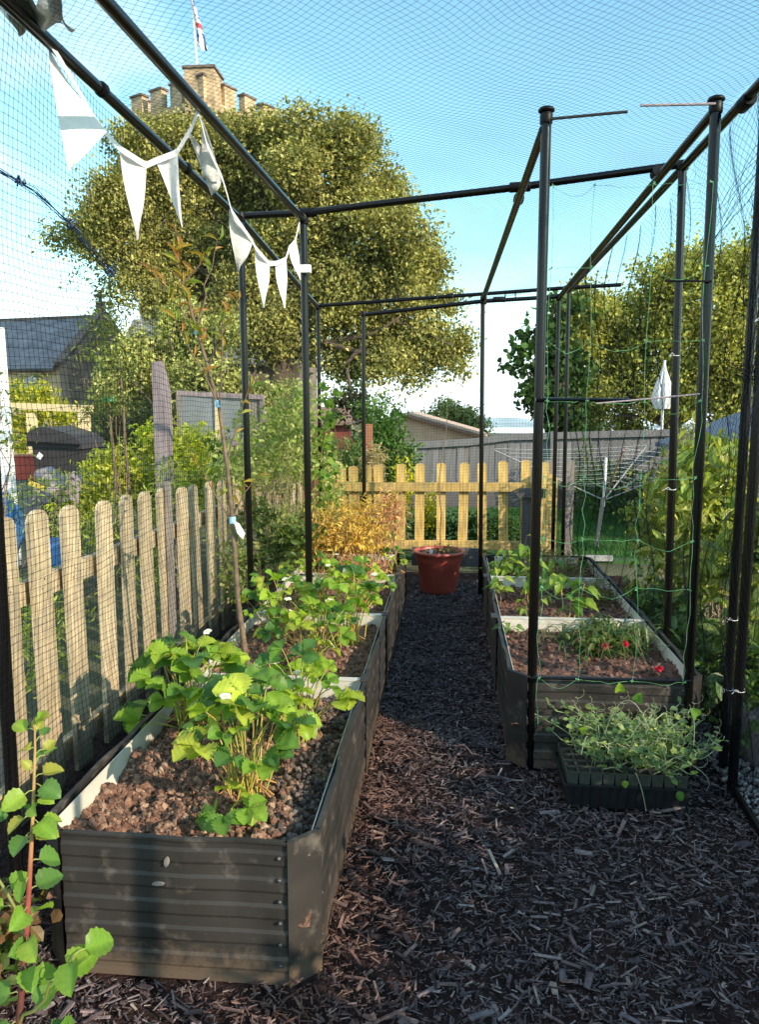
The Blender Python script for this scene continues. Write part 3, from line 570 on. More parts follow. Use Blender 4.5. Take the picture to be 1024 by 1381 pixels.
# canes tied between the two front poles, and the green pea netting
def cane(P, r, m, label, name='garden_cane'): g = G(); tube(g, P, r, 8); return tag(g.build(name, m), label, 'cane', 'canes of the pea support')
cane([(.355, 3.10, 2.572), (.635, 3.09, 2.585)], .0055, 'steel', 'thin blue-black cane end jutting right from top of the left front pole')
cane([(.95, 3.10, 2.605), (.68, 3.09, 2.605)], .0050, 'mauve', 'thin pale cane end jutting left from top of the right front pole')
cane([(.33, 3.105, 1.535), (.68, 3.10, 1.532), (.69, 3.10, 1.532)], .009, 'pole', 'black cane across the pea netting at chest height, from left pole')
cane([(.56, 3.09, 1.52), (.95, 3.10, 1.556)], .0035, 'mauve', 'pale weathered cane meeting the black one at chest height')
cane([(.34, 3.10, .405), (.98, 3.11, .41)], .006, 'pole', 'dark cane lying level just above front rim of the right bed')
cane([(.80, 3.10, 1.98), (.97, 3.10, 1.975)], .0045, 'joint', 'short dark cane stub tied to the right front pole above head height')
g = G(); VX = [(.372, 0), (.525, .01), (.742, .005), (.948, 0)]; HZ = [2.32, 1.97, 1.75, 1.55, 1.21, .93, .78, .565, .41, .27]
HZ = [2.33, 2.03, 1.757, 1.53, 1.235, .985, .79, .41]
for x, dx in VX:
    P = [(x + .012 * math.sin(z * 9 + x * 20) * .5 + .005 * rng.normal() * (z < 1.5), 3.09 + .01 * math.sin(z * 7), z) for z in np.linspace(2.33 if x < .9 else 2.33, .40 if x > .4 else .2, 34)]; tube(g, P, .0008, 5)
for z in HZ:
    P = []
    for (a, _), (b, _) in zip(VX[:-1], VX[1:]):
        for t in np.linspace(0, 1, 8)[:-1]: P.append((a + (b - a) * t, 3.09 + .01 * math.sin(t * 7 + z), z - .024 * math.sin(PI * t) * (1 + math.sin(z * 13 + a * 9)) + .008 * (rng.random() - .5)))
    P.append((VX[-1][0], 3.09, z)); tube(g, P, .0007, 5)
    for x, _ in VX:
        for k in range(3): c = np.array((x, 3.088, z)); d = rdir(1)[0] * .009; tube(g, [c - d, c, c + d * .9], .0013, 5)
tag(g.build('pea_netting', 'peanet'), 'wide meshed green twine netting strung between the two front poles', 'netting')

# ---------------------------------------------------------------- bunting
bt = thing('bunting', (-.85, 3.2, 2.3), 'string of white triangular bunting looped along the left cage rails', 'bunting')
ST = [(-1.145, 2.12, 2.55), (-1.128, 2.25, 2.502), (-1.09, 2.41, 2.367), (-1.07, 2.52, 2.327), (-1.03, 2.64, 2.309), (-1.0, 2.65, 2.325), (-.93, 2.66, 2.352), (-.868, 2.64, 2.425), (-.838, 2.62, 2.470), (-.838, 2.70, 2.39), (-.822, 2.82, 2.313), (-.835, 2.93, 2.28), (-.85, 3.03, 2.251), (-.84, 3.3, 2.197), (-.845, 3.38, 2.183), (-.841, 3.6, 2.161), (-.83, 3.7, 2.178), (-.822, 3.88, 2.229), (-.812, 3.92, 2.289), (-.80, 4.02, 2.345), (-.80, 4.15, 2.476)]
ST = np.array(ST); t0 = np.arange(len(ST)); t1 = np.linspace(0, len(ST) - 1, 90); Sx = np.stack([np.interp(t1, t0, ST[:, i]) for i in range(3)], 1)
g = G(); w = .011; P = np.stack([Sx + np.array([0, 0, w]), Sx, Sx - np.array([0, 0, w]) + np.array([.002, -.002, 0])], 0); sheet(g, P); g.build('tape', 'cloth', bt, smooth=True)
def flag(a, b, tip, curl, fold=0):
    a, b, tip = [np.array(v, float) for v in (a, b, tip)]; nrm = unit(np.cross(b - a, tip - a)); g = G(); n = 12
    u, v = np.meshgrid(np.linspace(0, 1, n), np.linspace(0, 1, n), indexing='ij')
    P = (a[None, None] * (1 - u[..., None]) + b[None, None] * u[..., None]) * (1 - v[..., None]) + tip * v[..., None]
    P = P + nrm * (curl * np.sin(u * PI * 1.3 + v * 2.2) * (1 - .5 * v) + fold * np.sin(v * 5 + u * 2) * .5)[..., None]
    sheet(g, P); sheet(g, (P + nrm * .0012)[::-1]); g.build('pennant', 'cloth', bt, smooth=True)
flag((-1.150, 2.25, 2.515), (-1.060, 2.40, 2.335), (-1.118, 2.27, 2.186), .010, .004)
flag((-1.068, 2.52, 2.335), (-1.03, 2.64, 2.315), (-1.075, 2.65, 2.072), .010, .01)
flag((-1.0, 2.65, 2.328), (-.925, 2.66, 2.36), (-.922, 2.67, 2.112), .012, .01)
flag((-.885, 2.64, 2.42), (-.822, 2.82, 2.313), (-.872, 2.85, 2.262), .012, .02)
flag((-.838, 2.62, 2.462), (-.822, 2.80, 2.30), (-.885, 2.80, 2.31), .010, .02)
flag((-.852, 3.01, 2.255), (-.84, 3.3, 2.20), (-.906, 3.3, 2.078), .012, .01)
flag((-.847, 3.38, 2.185), (-.839, 3.6, 2.164), (-.871, 3.6, 1.963), .010, .01)
flag((-.832, 3.7, 2.182), (-.822, 3.88, 2.23), (-.815, 3.8, 1.985), .010, .01)
flag((-.813, 3.92, 2.29), (-.80, 4.03, 2.35), (-.784, 4.05, 2.156), .008, .01)
g = G(); tube(g, [(-.81, 4.165, 2.215), (-.81, 4.165, 2.25)], .028, 10); box(g, (-.80, 4.135, 2.21), (-.745, 4.17, 2.25))
tag(g.build('pole_clip', 'white_tie', smooth=False), 'white tape wrapped round the black pole where the bunting ends', 'tape')
# ---------------------------------------------------------------- broad leaf shapes
def blade(g, o, X, Y, Z, L, Wd, shape='oval', cup=.15, droop=.2, serr=.0, rows=9, col=(1, 1, 1), rib=1.25, edge=0):
    """one leaf blade with a midrib, cupped halves and an optional toothed margin"""
    t = np.linspace(0, 1, rows)
    if shape == 'wedge': w = np.sin(np.clip(t ** .75, 0, 1) * PI * .93) ** .8 * (.35 + .75 * t)
    elif shape == 'lance': w = np.sin(t * PI) ** 1.2
    elif shape == 'heart': w = np.sin(np.clip(t ** .55, 0, 1) * PI) ** .8
    elif shape == 'round': w = np.sin(np.clip(t ** .8, 0, 1) * PI) ** .55
    else: w = np.sin(t ** .85 * PI) ** .75
    w = w / w.max() * .5; w[0] = .02; w[-1] = .0 if shape != 'wedge' else .06
    jag = 1 + serr * np.where(np.arange(rows) % 2, 1, -1); V, cc = [], []
    for i in range(rows):
        zc = -droop * t[i] ** 2
        for q, f in ((-1, 1), (-.5, .55), (0, 0), (.5, .55), (1, 1)):
            x = q * w[i] * (jag[i] if abs(q) == 1 else 1); z = zc + cup * abs(x) * 1.2 + (.012 if serr > .09 else .010) * (1 if i % 2 else -1) * abs(q) + .02 * math.sin(i * .9 + q)
            V.append(o + X * (x * Wd) + Y * (t[i] * L - abs(q) * serr * .10 * L * (i % 2)) + Z * (z * L)); cc.append(np.array(col) * (rib if q == 0 else 1.0) * (1 + (.09 if serr > .09 else .06) * (1 if i % 2 else -1) * (abs(q) > .3)))
            if edge and abs(q) == 1 and random.random() < edge: cc[-1] = cc[-1] * .4 + np.array([.24, .15, .05]) * .6
    F = [(i * 5 + j, i * 5 + j + 1, i * 5 + j + 6, i * 5 + j + 5) for i in range(rows - 1) for j in range(4)]
    return g.add(V, F, np.clip(np.array(cc), 0, 1))
def v3(*a): return np.array(a, float)
def rot(v, ax, a): return np.array(Matrix.Rotation(a, 3, Vector(ax)) @ Vector(v))
def strawberry_leaf_mesh(k):
    r = np.random.default_rng(k); g = G(); base = np.array([(.30, .43, .045), (.38, .49, .055), (.20, .34, .04), (.44, .52, .07), (.13, .26, .04), (.09, .20, .05)][k % 6])  # limes paint sunlit leaves, deeper greens paint shaded ones
    for a, s in ((0, 1.0), (1.15, .92), (-1.15, .92)):
        Y = rot(v3(0, 1, .18 + .15 * r.normal()), (0, 0, 1), a + .1 * r.normal()); Y = unit(Y); Z0 = v3(.12 * r.normal(), .12 * r.normal(), 1); X = unit(np.cross(Y, Z0)); Z = np.cross(X, Y)
        blade(g, Y * .04, X, Y, Z, s, s * .95, 'wedge', .35 + .2 * r.random(), .25 + .3 * r.random(), .13, 15, base * (1 + .12 * r.normal()), edge=(.0, .0, .12, .45)[k % 4])
    return g.mesh('strawberry_leaf', 'leaf', True)
SL = [strawberry_leaf_mesh(k) for k in range(18)]
g = G()
for a in np.arange(5) * 2 * PI / 5:
    Y = v3(math.cos(a), math.sin(a), .15); X = unit(np.cross(Y, v3(0, 0, 1))); blade(g, Y * .1, X, unit(Y), v3(0, 0, 1), .9, 1.0, 'round', .2, .1, 0, 5)
FLOWER = None
lathe(g, [(0, .22), (.22, .16), (.28, 0)], 8, m=1); FLOWER = g.mesh('flower', ['petal', 'yellow'])
def place(name, me, par, o, Yd, N, s):
    Y = unit(np.array(Yd, float)); X = unit(np.cross(Y, N)); Z = np.cross(X, Y)
    mw = Matrix(((X[0] * s, Y[0] * s, Z[0] * s, o[0]), (X[1] * s, Y[1] * s, Z[1] * s, o[1]), (X[2] * s, Y[2] * s, Z[2] * s, o[2]), (0, 0, 0, 1)))
    return link(name, me, par, mw)
def bez(p, c, q, n=8): t = np.linspace(0, 1, n)[:, None]; return p * (1 - t) ** 2 + 2 * c * t * (1 - t) + q * t * t
def strawberry(x, y, n, h, rad, label, nf=3, size=.066, seed=0, lean=(0, 0), low=0):
    nf = (nf + 1) // 2; r = np.random.default_rng(seed + 50); z0 = .335; t = thing('strawberry_plant', (x, y, z0), label, 'strawberry plant', 'strawberry plants in the left beds'); g = G()
    for i in range(n + low):
        a = r.uniform(0, 2 * PI); f = math.sqrt((i + .5) / (n + low)); rr = rad * f; hh = h * (1.0 - .42 * f ** 2.4) * r.uniform(.72, 1.06)
        if i >= n: rr = rad * r.uniform(.5, .9); hh = r.uniform(.03, .08)
        b = v3(x + .03 * r.normal(), y + .03 * r.normal(), z0 - .02); tip = v3(x + rr * math.cos(a) + lean[0] * hh, y + rr * math.sin(a) + lean[1] * hh, z0 + hh)
        c = b * .55 + tip * .45 + v3(0, 0, hh * .35); P = bez(b, c, tip, 8); tube(g, P, np.linspace(.0030, .0017, 8), 6, palette(1, [(.42, .40, .07), (.30, .36, .06), (.46, .30, .08)], .15)[0], cap=False)
        d = unit(P[-1] - P[-2]); Yd = v3(math.cos(a), math.sin(a), 0) * .9 + d * .35 + r.normal(size=3) * .28; N = v3(.35 * r.normal(), .35 * r.normal(), 1) + v3(.25, -.2, 0)
        s = size * r.uniform(.5, 1.2); place('leaf', SL[r.integers(18)], t, tip, Yd, N, s)
    for i in range(nf):
        a = r.uniform(0, 2 * PI); rr = rad * r.uniform(.3, .85); hh = h * r.uniform(.65, 1.08); tip = v3(x + rr * math.cos(a), y + rr * math.sin(a), z0 + hh)
        P = bez(v3(x, y, z0), v3(x, y, z0 + hh * .8), tip, 8); tube(g, P, .0013, 5, (.35, .36, .10), cap=False); place('flower', FLOWER, t, tip, r.normal(size=3) * .4 + [0, 1, 0], v3(.3 * r.normal(), -.5, .8), .018)
    for i in range(8):
        a = r.uniform(0, 2 * PI); tip = v3(x + .09 * math.cos(a), y + .09 * math.sin(a), z0 + .02); tube(g, bez(v3(x, y, z0), v3(x, y, z0 + .08), tip, 5), .003, 4, (.42, .22, .07), cap=False)
    g.build('stems', 'stem', t, smooth=True); return t
strawberry(-.95, 2.66, 38, .31, .21, 'strawberry plant nearest the picket fence, low and spreading', 5, .072, 1, low=3)
strawberry(-.60, 2.17, 38, .34, .18, 'nearest strawberry plant, tall yellow stems rising beside the bare soil', 2, .068, 2, lean=(0, .1), low=0)
t = thing('strawberry_plant', (-.60, 1.98, .335), 'small low strawberry runner lying by the front rim of the near bed', 'strawberry plant', 'strawberry plants in the left beds')
for i, (dx, dy, s, k) in enumerate([(-.04, .0, .062, 4), (.035, .02, .06, 0), (0, -.055, .058, 4), (.06, -.03, .056, 2), (-.015, .05, .05, 3)]): place('leaf', SL[k], t, v3(-.60 + dx, 1.98 + dy, .385 + .01 * i), (dx + .01, dy, -.01), (0.1 * dx, -.3, 1), s)
g = G(); tube(g, bez(v3(-.58, 2.12, .34), v3(-.6, 2.05, .40), v3(-.6, 1.98, .385)), .0025, 6, (.3, .36, .06)); g.build('stems', 'stem', t)
strawberry(-.53, 2.58, 38, .32, .17, 'strawberry plant close by the path side rim of the near bed', 5, .062, 3)
strawberry(-.62, 3.32, 36, .33, .20, 'strawberry plant just behind the dividing joint, white flowers on it', 7, .060, 4)
strawberry(-.88, 3.80, 36, .30, .20, 'strawberry plant behind the leaning sapling, against the fence side', 3, .060, 5)
strawberry(-.50, 3.72, 36, .36, .19, 'tall strawberry plant leaning toward the path, mid bed', 6, .058, 6)
strawberry(-.80, 4.45, 30, .30, .20, 'strawberry plant at the foot of the left black poles', 3, .056, 7)
strawberry(-.50, 4.45, 24, .26, .16, 'strawberry plant in front of the second pale dividing board', 4, .056, 8)
strawberry(-.40, 5.35, 9, .18, .09, 'small bright strawberry plant near far end beside the golden fern', 1, .05, 9)

# ---------------------------------------------------------------- leaning sapling with tape
def leaf_mesh(name, shape, col, m='leaf', rows=7, **k):
    g = G(); blade(g, v3(0, 0, 0), v3(1, 0, 0), v3(0, 1, 0), v3(0, 0, 1), 1, k.get('w', .4), shape, k.get('cup', .3), k.get('droop', .3), k.get('serr', 0), rows, col); return g.mesh(name, m, True)
sp = thing('sapling', (-.85, 3.10, .34), 'thin leaning fruit sapling with blue tape bands and a white label', 'sapling')
TP = np.array([(-.845, 3.10, .30), (-.85, 3.09, .45), (-.868, 3.05, .72), (-.875, 3.02, 1.06), (-.885, 3.0, 1.28), (-.91, 3.0, 1.50), (-.95, 3.0, 1.66), (-.99, 3.0, 1.80), (-1.04, 3.0, 1.98), (-1.075, 3.0, 2.11)])
g = G(); tube(g, TP, [.017, .013, .0105, .009, .008, .007, .007, .0065, .005, .002], 10); g.build('trunk', 'twig', sp, smooth=True)
LAN = [leaf_mesh('lance_leaf_%d' % i, 'lance', c, w=.26, droop=.35) for i, c in enumerate([(.30, .30, .05), (.38, .27, .05), (.22, .28, .05), (.42, .22, .07)])]
g = G(); spots = []
for k, (i, dx, dy, L) in enumerate([(4, .10, .0, .30), (5, -.16, -.02, .34), (6, .12, .02, .26), (7, .09, .0, .34), (7, -.17, .0, .22), (8, .10, 0, .10), (8, -.03, .02, .20), (5, .05, -.05, .36), (3, -.14, .0, .22), (3, .10, .02, .16)]):
    a = TP[i]; q = a + v3(dx, dy, L); P = wander(a, q, 9, .05); tube(g, P, np.linspace(.0045, .0012, 9), 6, cap=False)
    for j in (3, 4, 5, 6, 7, 8, 8, 8): spots.append(P[j] + rng.normal(size=3) * .003)
for j in np.linspace(6.6, 9, 42): 
    f = int(min(j, 8)); spots.append(TP[f] + (TP[f + 1] - TP[f]) * (j - f) if f < 9 else TP[9])
g.build('branches', 'twig', sp, smooth=True)
for p in spots:
    if rng.random() < .9: place('leaf', LAN[rng.integers(4)], sp, p, rdir(1)[0] * .7 + v3(0, 0, .75), rdir(1)[0] * .5 + v3(.2, -.5, .6), rng.uniform(.035, .085))
for p, n_ in (((-.874, 3.022, 1.055), 0), ((-.915, 3.0, 1.52), 1), ((-.99, 3., 1.80), 2)):
    g = G(); p = np.array(p); tube(g, [p - [0, 0, .014], p + [0, 0, .014]], .0135 if n_ == 0 else .0105, 12); g.build('tape_band', 'tape', sp)
g = G(); prism(g, [(0, 0), (.022, -.01), (.045, -.05), (.035, -.075), (.012, -.05)], (-.862, 3.0, 1.055), (1, 0, 0), (0, 0, 1), (0, .001, 0)); g.build('plant_label', 'white_tie', sp)

# ---------------------------------------------------------------- fruit bush at the near left corner
fbsh = thing('fruit_bush', (-.78, 1.15, 0), 'young fruit bush with red stem and round lime leaves at near left corner', 'bush')
FS = np.array([(-.775, 1.15, 0.0), (-.755, 1.15, .25), (-.735, 1.15, .44), (-.712, 1.15, .60), (-.700, 1.15, .70), (-.685, 1.15, .83), (-.674, 1.15, .95), (-.672, 1.15, 1.0)])
cols = np.array([(.10, .035, .03)] * 3 + [(.20, .05, .045)] + [(.30, .07, .05)] + [(.42, .26, .10)] * 3)
g = G(); tube(g, FS, [.008, .007, .006, .005, .0042, .003, .002, .001], 9, cols)
RL = [leaf_mesh('round_leaf_%d' % i, 'round', c, w=.95, cup=.35, droop=.4, serr=.06, rows=11) for i, c in enumerate([(.18, .32, .04), (.26, .38, .05), (.13, .26, .05), (.34, .34, .06), (.10, .21, .05)])]
br = [((-.735, 1.15, .44), (-.60, 1.10, .62)), ((-.745, 1.15, .35), (-.66, 1.12, .44)), ((-.75, 1.15, .3), (-.85, 1.1, .62)), ((-.755, 1.15, .25), (-.80, 1.05, .52)), ((-.76, 1.15, .2), (-.64, 1.05, .40)), ((-.71, 1.15, .60), (-.80, 1.16, .80)), ((-.76, 1.15, .2), (-.90, 1.20, .45))]
lv = []
for a, b in br:
    P = wander(a, b, 8, .06); tube(g, P, np.linspace(.0035, .0015, 8), 6, (.20, .22, .06), cap=False)
    for j in (2, 3, 4, 5, 6, 7, 7): lv.append((P[j], .045))
for z in np.concatenate([np.linspace(.42, .8, 15), np.linspace(.8, 1.0, 20)]): lv.append((np.array([np.interp(z, FS[:, 2], FS[:, 0]), 1.15, z]), .042 if z < .85 else .036))
for p, s in lv:
    d = rdir(1)[0]; d[2] = d[2] * .3 + .15; q = p + d * .018; tube(g, [p, (p + q) / 2 + [0, 0, .003], q], .0012, 4, (.25, .28, .08), cap=False)
    hi = p[2] > .9; place('leaf', RL[3] if hi and rng.random() < .6 else RL[rng.integers(5)], fbsh, q, d + v3(0, 0, -.15 if not hi else .5), v3(.4 * rng.normal(), -.5, .8), s * rng.uniform(.7, 1.15) * (.7 if hi else 1))
g.build('stems', 'stem', fbsh, smooth=True)
g = G(); crown(g, [(-1.25, 1.7, .12, .16, .25, .12)], 40, 12, .045, [(.16, .13, .05), (.25, .14, .07), (.07, .13, .03)], .05, '6'); tag(g.build('weeds', 'leaf'), kind='stuff')

# ---------------------------------------------------------------- golden fern, climber
def plant(name, base, blobs, clumps, per, leaf, cols, label, cat, group=None, m='leaf', spread=.06, stems=0, scol=(.2, .16, .08), tm='6', aspect=.45, droop=0, flat=.4, shell=.2, extra=None, sr=.004):
    t = thing(name, base, label, cat, group); g = G()
    crown(g, blobs, clumps, per, leaf, cols, spread, tm, droop, flat, 0, aspect, shell)
    if extra: extra(g)
    g.build('foliage', m, t)
    if stems:
        g = G(); B = np.array(blobs)
        for k in range(stems):
            b = B[k % len(B)]; q = b[:3] + rdir(1)[0] * b[3:6] * .8; p = np.array(base, float) + rng.normal(size=3) * [.06, .06, 0]; tube(g, wander(p, q, 10, .07), np.linspace(sr, sr * .25, 10), 5, scol, cap=False)
        g.build('stems', 'stem', t)
    return t
plant('golden_fern', (-.68, 5.4, .33), [(-.82, 5.4, .62, .24, .28, .20), (-.62, 5.45, .66, .22, .25, .22), (-.92, 5.5, .55, .2, .25, .18)], 260, 11, .045,
      [(.62, .42, .09), (.50, .34, .07), (.72, .52, .13), (.42, .22, .08)], 'golden yellow ferny bush before the far pickets at left', 'fern', m='gold', spread=.045, stems=40, scol=(.45, .25, .12), aspect=.22, droop=.6)
plant('dried_fern', (-.50, 5.6, .33), [(-.46, 5.62, .72, .13, .2, .20), (-.62, 5.0, .44, .26, .25, .06)], 130, 11, .04,
      [(.56, .30, .17), (.46, .20, .11), (.66, .42, .22)], 'dried rust coloured fronds around the golden bush', 'fern', m='gold', spread=.045, stems=34, scol=(.40, .20, .12), aspect=.16, droop=.8)
plant('climbing_plant', (-1.3, 5.9, 0), [(-1.42, 5.6, 1.22, .14, .45, .32), (-1.24, 5.9, 1.2, .18, .45, .36), (-1.28, 6.4, 1.25, .22, .4, .36), (-1.15, 5.7, 1.50, .13, .25, .25), (-1.0, 6.3, .75, .12, .3, .4), (-1.42, 5.0, .45, .08, .3, .28), (-1.5, 5.2, 1.15, .1, .25, .16), (-1.2, 5.8, .5, .15, .5, .25)], 640, 10, .040,
      [(.34, .42, .12), (.44, .50, .17), (.24, .32, .09), (.5, .5, .22)], 'tall pale green climbers growing up the fence behind the left poles', 'climber', spread=.06, stems=70, scol=(.36, .32, .16), aspect=.5)
plant('leafy_shoot', (-.98, 5.9, .3), [(-.93, 5.9, 1.45, .07, .08, .28), (-.95, 5.9, 1.0, .08, .08, .3)], 44, 3, .055, [(.22, .32, .05), (.16, .28, .05)], 'upright leafy shoot with round lime leaves right of second black pole', 'shoot', spread=.03, stems=5, aspect=.8)
# ---------------------------------------------------------------- pot
pt = thing('plant_pot', (-.085, 6.28, 0), 'terracotta coloured plastic pot with a bare twig, end of the path', 'plant pot')
g = G(); lathe(g, [(0, .0), (.135, .0), (.145, .015), (.178, .245), (.183, .25), (.186, .262), (.192, .272), (.196, .315), (.212, .322), (.216, .335), (.212, .345), (.195, .346), (.188, .335), (.180, .28), (.0, .28)], 40, (-.085, 6.28, .005)); g.build('pot', 'terracotta', pt, smooth=True)
g = G(); tt = np.linspace(0, 2 * PI, 24); P = np.array([[(-.085 + r * math.cos(a), 6.28 + r * math.sin(a), .315 + .012 * fb(r * math.cos(a), r * math.sin(a), 9, 12)) for a in tt] for r in np.linspace(0, .185, 6)]); sheet(g, P, (.09, .05, .035))
n = 260; a = rng.uniform(0, 2 * PI, n); r = .18 * np.sqrt(rng.random(n)); X, Y, Z = frames(rdir(n), rdir(n)); scatter(g, ICV, ICF, np.stack([-.085 + r * np.cos(a), 6.28 + r * np.sin(a), np.full(n, .325)], 1), X, Y, Z, rng.uniform(.005, .014, (n, 1)) * np.ones((1, 3)), palette(n, [(.10, .055, .04), (.16, .09, .06)], .2)); g.build('compost', 'clod', pt)
tw = thing('pot_twig', (-.07, 6.28, .32), 'bare crooked twig standing in the terracotta pot', 'twig'); g = G()
tube(g, [(-.07, 6.28, .30), (-.075, 6.28, .5), (-.068, 6.28, .66), (-.085, 6.28, .78), (-.088, 6.28, .95), (-.07, 6.28, 1.10), (-.055, 6.28, 1.22), (-.035, 6.28, 1.33), (-.03, 6.28, 1.45), (-.035, 6.28, 1.53)], np.linspace(.006, .0018, 10), 7); g.build('stem', 'twig', tw)
g = G(); crown(g, [(-.03, 6.24, .36, .09, .05, .035)], 14, 4, .03, [(.10, .13, .04), (.2, .14, .07)], .02, '6'); tag(g.build('leaves', 'leaf', tw), kind='stuff')
g = G(); prism(g, [(-.014, 0), (.014, 0), (.014, .06), (-.014, .06)], (-.15, 6.16, .32), (1, .1, 0), (.1, -.2, 1), (0, .0015, 0)); tag(g.build('plant_label', 'white_tie'), 'small white plastic label stuck in the terracotta pot', 'label')

# ---------------------------------------------------------------- seedling tray
st = thing('seed_tray', (.68, 2.94, 0), 'black plastic tray of deep cells on the mulch before the right bed', 'seed tray')
x0, x1, y0, y1 = .445, .905, 2.80, 3.08
def frustum(g, x0, x1, y0, y1, z0, z1, s, m=0, col=(1, 1, 1)):
    V = boxv((x0, y0, z0), (x1, y1, z1)); V[:4, 0] = (V[:4, 0] - (x0 + x1) / 2) * s + (x0 + x1) / 2; V[:4, 1] = (V[:4, 1] - (y0 + y1) / 2) * s + (y0 + y1) / 2
    g.add(V, [BOXF[0]] + BOXF[2:], col, m)
g = G(); frustum(g, x0, x1, y0, y1, .008, .095, .95); frustum(g, x0 + .004, x1 - .004, y0 + .004, y1 - .004, .012, .095, .95)
for a, b in (((x0 - .008, y0 - .008), (x1 + .008, y0 + .004)), ((x0 - .008, y1 - .004), (x1 + .008, y1 + .008)), ((x0 - .008, y0 + .0045), (x0 + .004, y1 - .0045)), ((x1 - .004, y0 + .0045), (x1 + .008, y1 - .0045))): box(g, (*a, .0955), (*b, .1015))
for x in np.linspace(x0 + .03, x1 - .03, 13): bar(g, (x, y0 + .004, .02), (x + .004, y0 - .004, .093), .006, .004)
g.build('outer_tray', 'tray', st)
g = G(); frustum(g, .05 - .05, .042, 0, .05, 0, .125, .72); box(g, (-.001, -.001, .1255), (.043, .003, .130)); box(g, (-.001, .047, .1255), (.043, .051, .130)); box(g, (-.001, .0035, .1255), (.003, .0465, .130)); box(g, (.039, .0035, .1255), (.043, .0465, .130)); box(g, (.004, .004, .112), (.038, .046, .116), m=1); cell = g.mesh('cell', ['cell', 'soil'])
for i in range(10):
    for j in range(5): link('cell', cell, st, Matrix.Translation((x0 + .008 + i * .0446, y0 + .012 + j * .0525, .015)))
ps = thing('pea_seedlings', (.68, 2.94, .13), 'tangle of pale green pea seedlings with curling tendrils filling the black tray', 'seedlings'); g = G(); g2 = G()
for k in range(170):
    x = rng.uniform(x0 + .10, x1 + .03); y = rng.uniform(y0 + .06, y1 + .03); h = rng.uniform(.05, .18); q = (x + rng.normal() * .10, y + rng.normal() * .08 - .02, .14 + h)
    P = wander((min(x, x1 - .02), y, .13), q, 10, .22); tube(g2, P, .0016, 4, palette(1, [(.26, .34, .16), (.42, .44, .26)], .1)[0], cap=False)
    for j in range(2, 10):
        for s in range(int(rng.integers(0, 3))):
            d = rdir(1)[0]; d[2] = abs(d[2]) * .5; X, Y, Z = frames(d[None], (rdir(1) * .5 + v3(0, -.3, 1))); L = rng.uniform(.014, .040); scatter(g, L6V, L6F, P[j][None], X, Y, Z, (L * .95, L, L), palette(1, [(.17, .27, .11), (.24, .36, .13), (.13, .22, .11), (.34, .44, .13)], .1))
    if rng.random() < .4:
        e = P[-1]; tt = np.linspace(0, 9, 22); r = .006 + .0012 * tt; d = rdir(1)[0] * .01; tube(g2, np.stack([e[0] + r * np.sin(tt) + d[0] * tt * .5, e[1] + d[1] * tt * .4, e[2] + r * (1 - np.cos(tt)) * .8 + .004 * tt], 1), .0008, 4, (.30, .34, .2), cap=False)
for (a, c, b) in [((.60, 2.9, .25), (.66, 2.85, .55), (.76, 2.86, .30)), ((.55, 2.9, .2), (.53, 2.85, .33), (.50, 2.8, .22)), ((.80, 2.9, .25), (.93, 2.85, .52), (.92, 2.85, .25)), ((.70, 2.8, .16), (.72, 2.77, .12), (.735, 2.76, .03)), ((.86, 2.85, .2), (1.0, 2.8, .16), (.98, 2.86, .07))]: tube(g2, bez(v3(*a), v3(*c), v3(*b), 14), .0016, 5, (.30, .34, .22), cap=False)
g.build('foliage', 'leaf', ps); g2.build('stems', 'stem', ps)
for (p, s) in [((.66, 2.79, .13), .026), ((.85, 2.78, .10), .034), ((.70, 2.84, .42), .04), ((.64, 2.85, .45), .04), ((.93, 2.86, .36), .045), ((.50, 2.82, .30), .03)]: place('leaf', RL[rng.integers(3)], ps, v3(*p), v3(.2 * rng.normal(), -.4, -.6 if p[2] < .2 else .5), v3(0, -1, .5), s)

# ---------------------------------------------------------------- plants of the right bed
HL = [leaf_mesh('pointed_leaf_%d' % i, 'heart', c, w=.62, cup=.25, droop=.35, serr=.05, rows=9) for i, c in enumerate([(.26, .38, .06), (.18, .30, .05), (.34, .44, .07), (.11, .22, .05)])]
def stemmed(name, x, y, stems, label, cat, group=None, leaves=HL, s=.06, per=4, col=(.28, .20, .10), z0=.33, r0=.003):
    t = thing(name, (x, y, z0), label, cat, group); g = G()
    for (dx, dy, h) in stems:
        P = wander((x + dx * .2, y + dy * .2, z0 - .02), (x + dx, y + dy, z0 + h), 9, .05); tube(g, P, np.linspace(r0, r0 * .4, 9), 6, col, cap=False)
        for k in range(per):
            p = P[-1 - (k % 4)] if k else P[-1]; d = rdir(1)[0]; d[2] = -.25 + .3 * rng.random(); q = p + unit(d) * .02 + v3(0, 0, .006); tube(g, [p, q], .0012, 4, col, cap=False)
            place('leaf', leaves[rng.integers(len(leaves))], t, q, d, v3(.25 * rng.normal() + .2, .25 * rng.normal() - .4, 1), s * rng.uniform(.7, 1.2))
    g.build('stems', 'stem', t); return t
stemmed('raspberry_cane', .46, 4.62, [(0, 0, .42), (.03, .02, .30), (.06, 0, .15)], 'young raspberry cane with bright toothed leaves, tallest in the right bed', 'raspberry cane', s=.10, per=7, col=(.45, .30, .14))
stemmed('raspberry_cane', .31, 4.6, [(0, 0, .16), (-.03, .02, .12)], 'small leafy raspberry shoot left of the left front pole', 'raspberry cane', s=.065, per=6)
stemmed('raspberry_cane', .40, 5.2, [(-.02, 0, .22), (.03, 0, .14), (-.08, 0, .1)], 'raspberry shoot further back near the path side rim', 'raspberry cane', s=.075, per=6)
stemmed('bean_plant', .66, 4.22, [(-.05, 0, .26), (.08, .0, .22), (0, -.05, .14)], 'bean plant with drooping pointed leaves in front of the middle board', 'bean plant', s=.09, per=6, col=(.45, .38, .14), r0=.005)
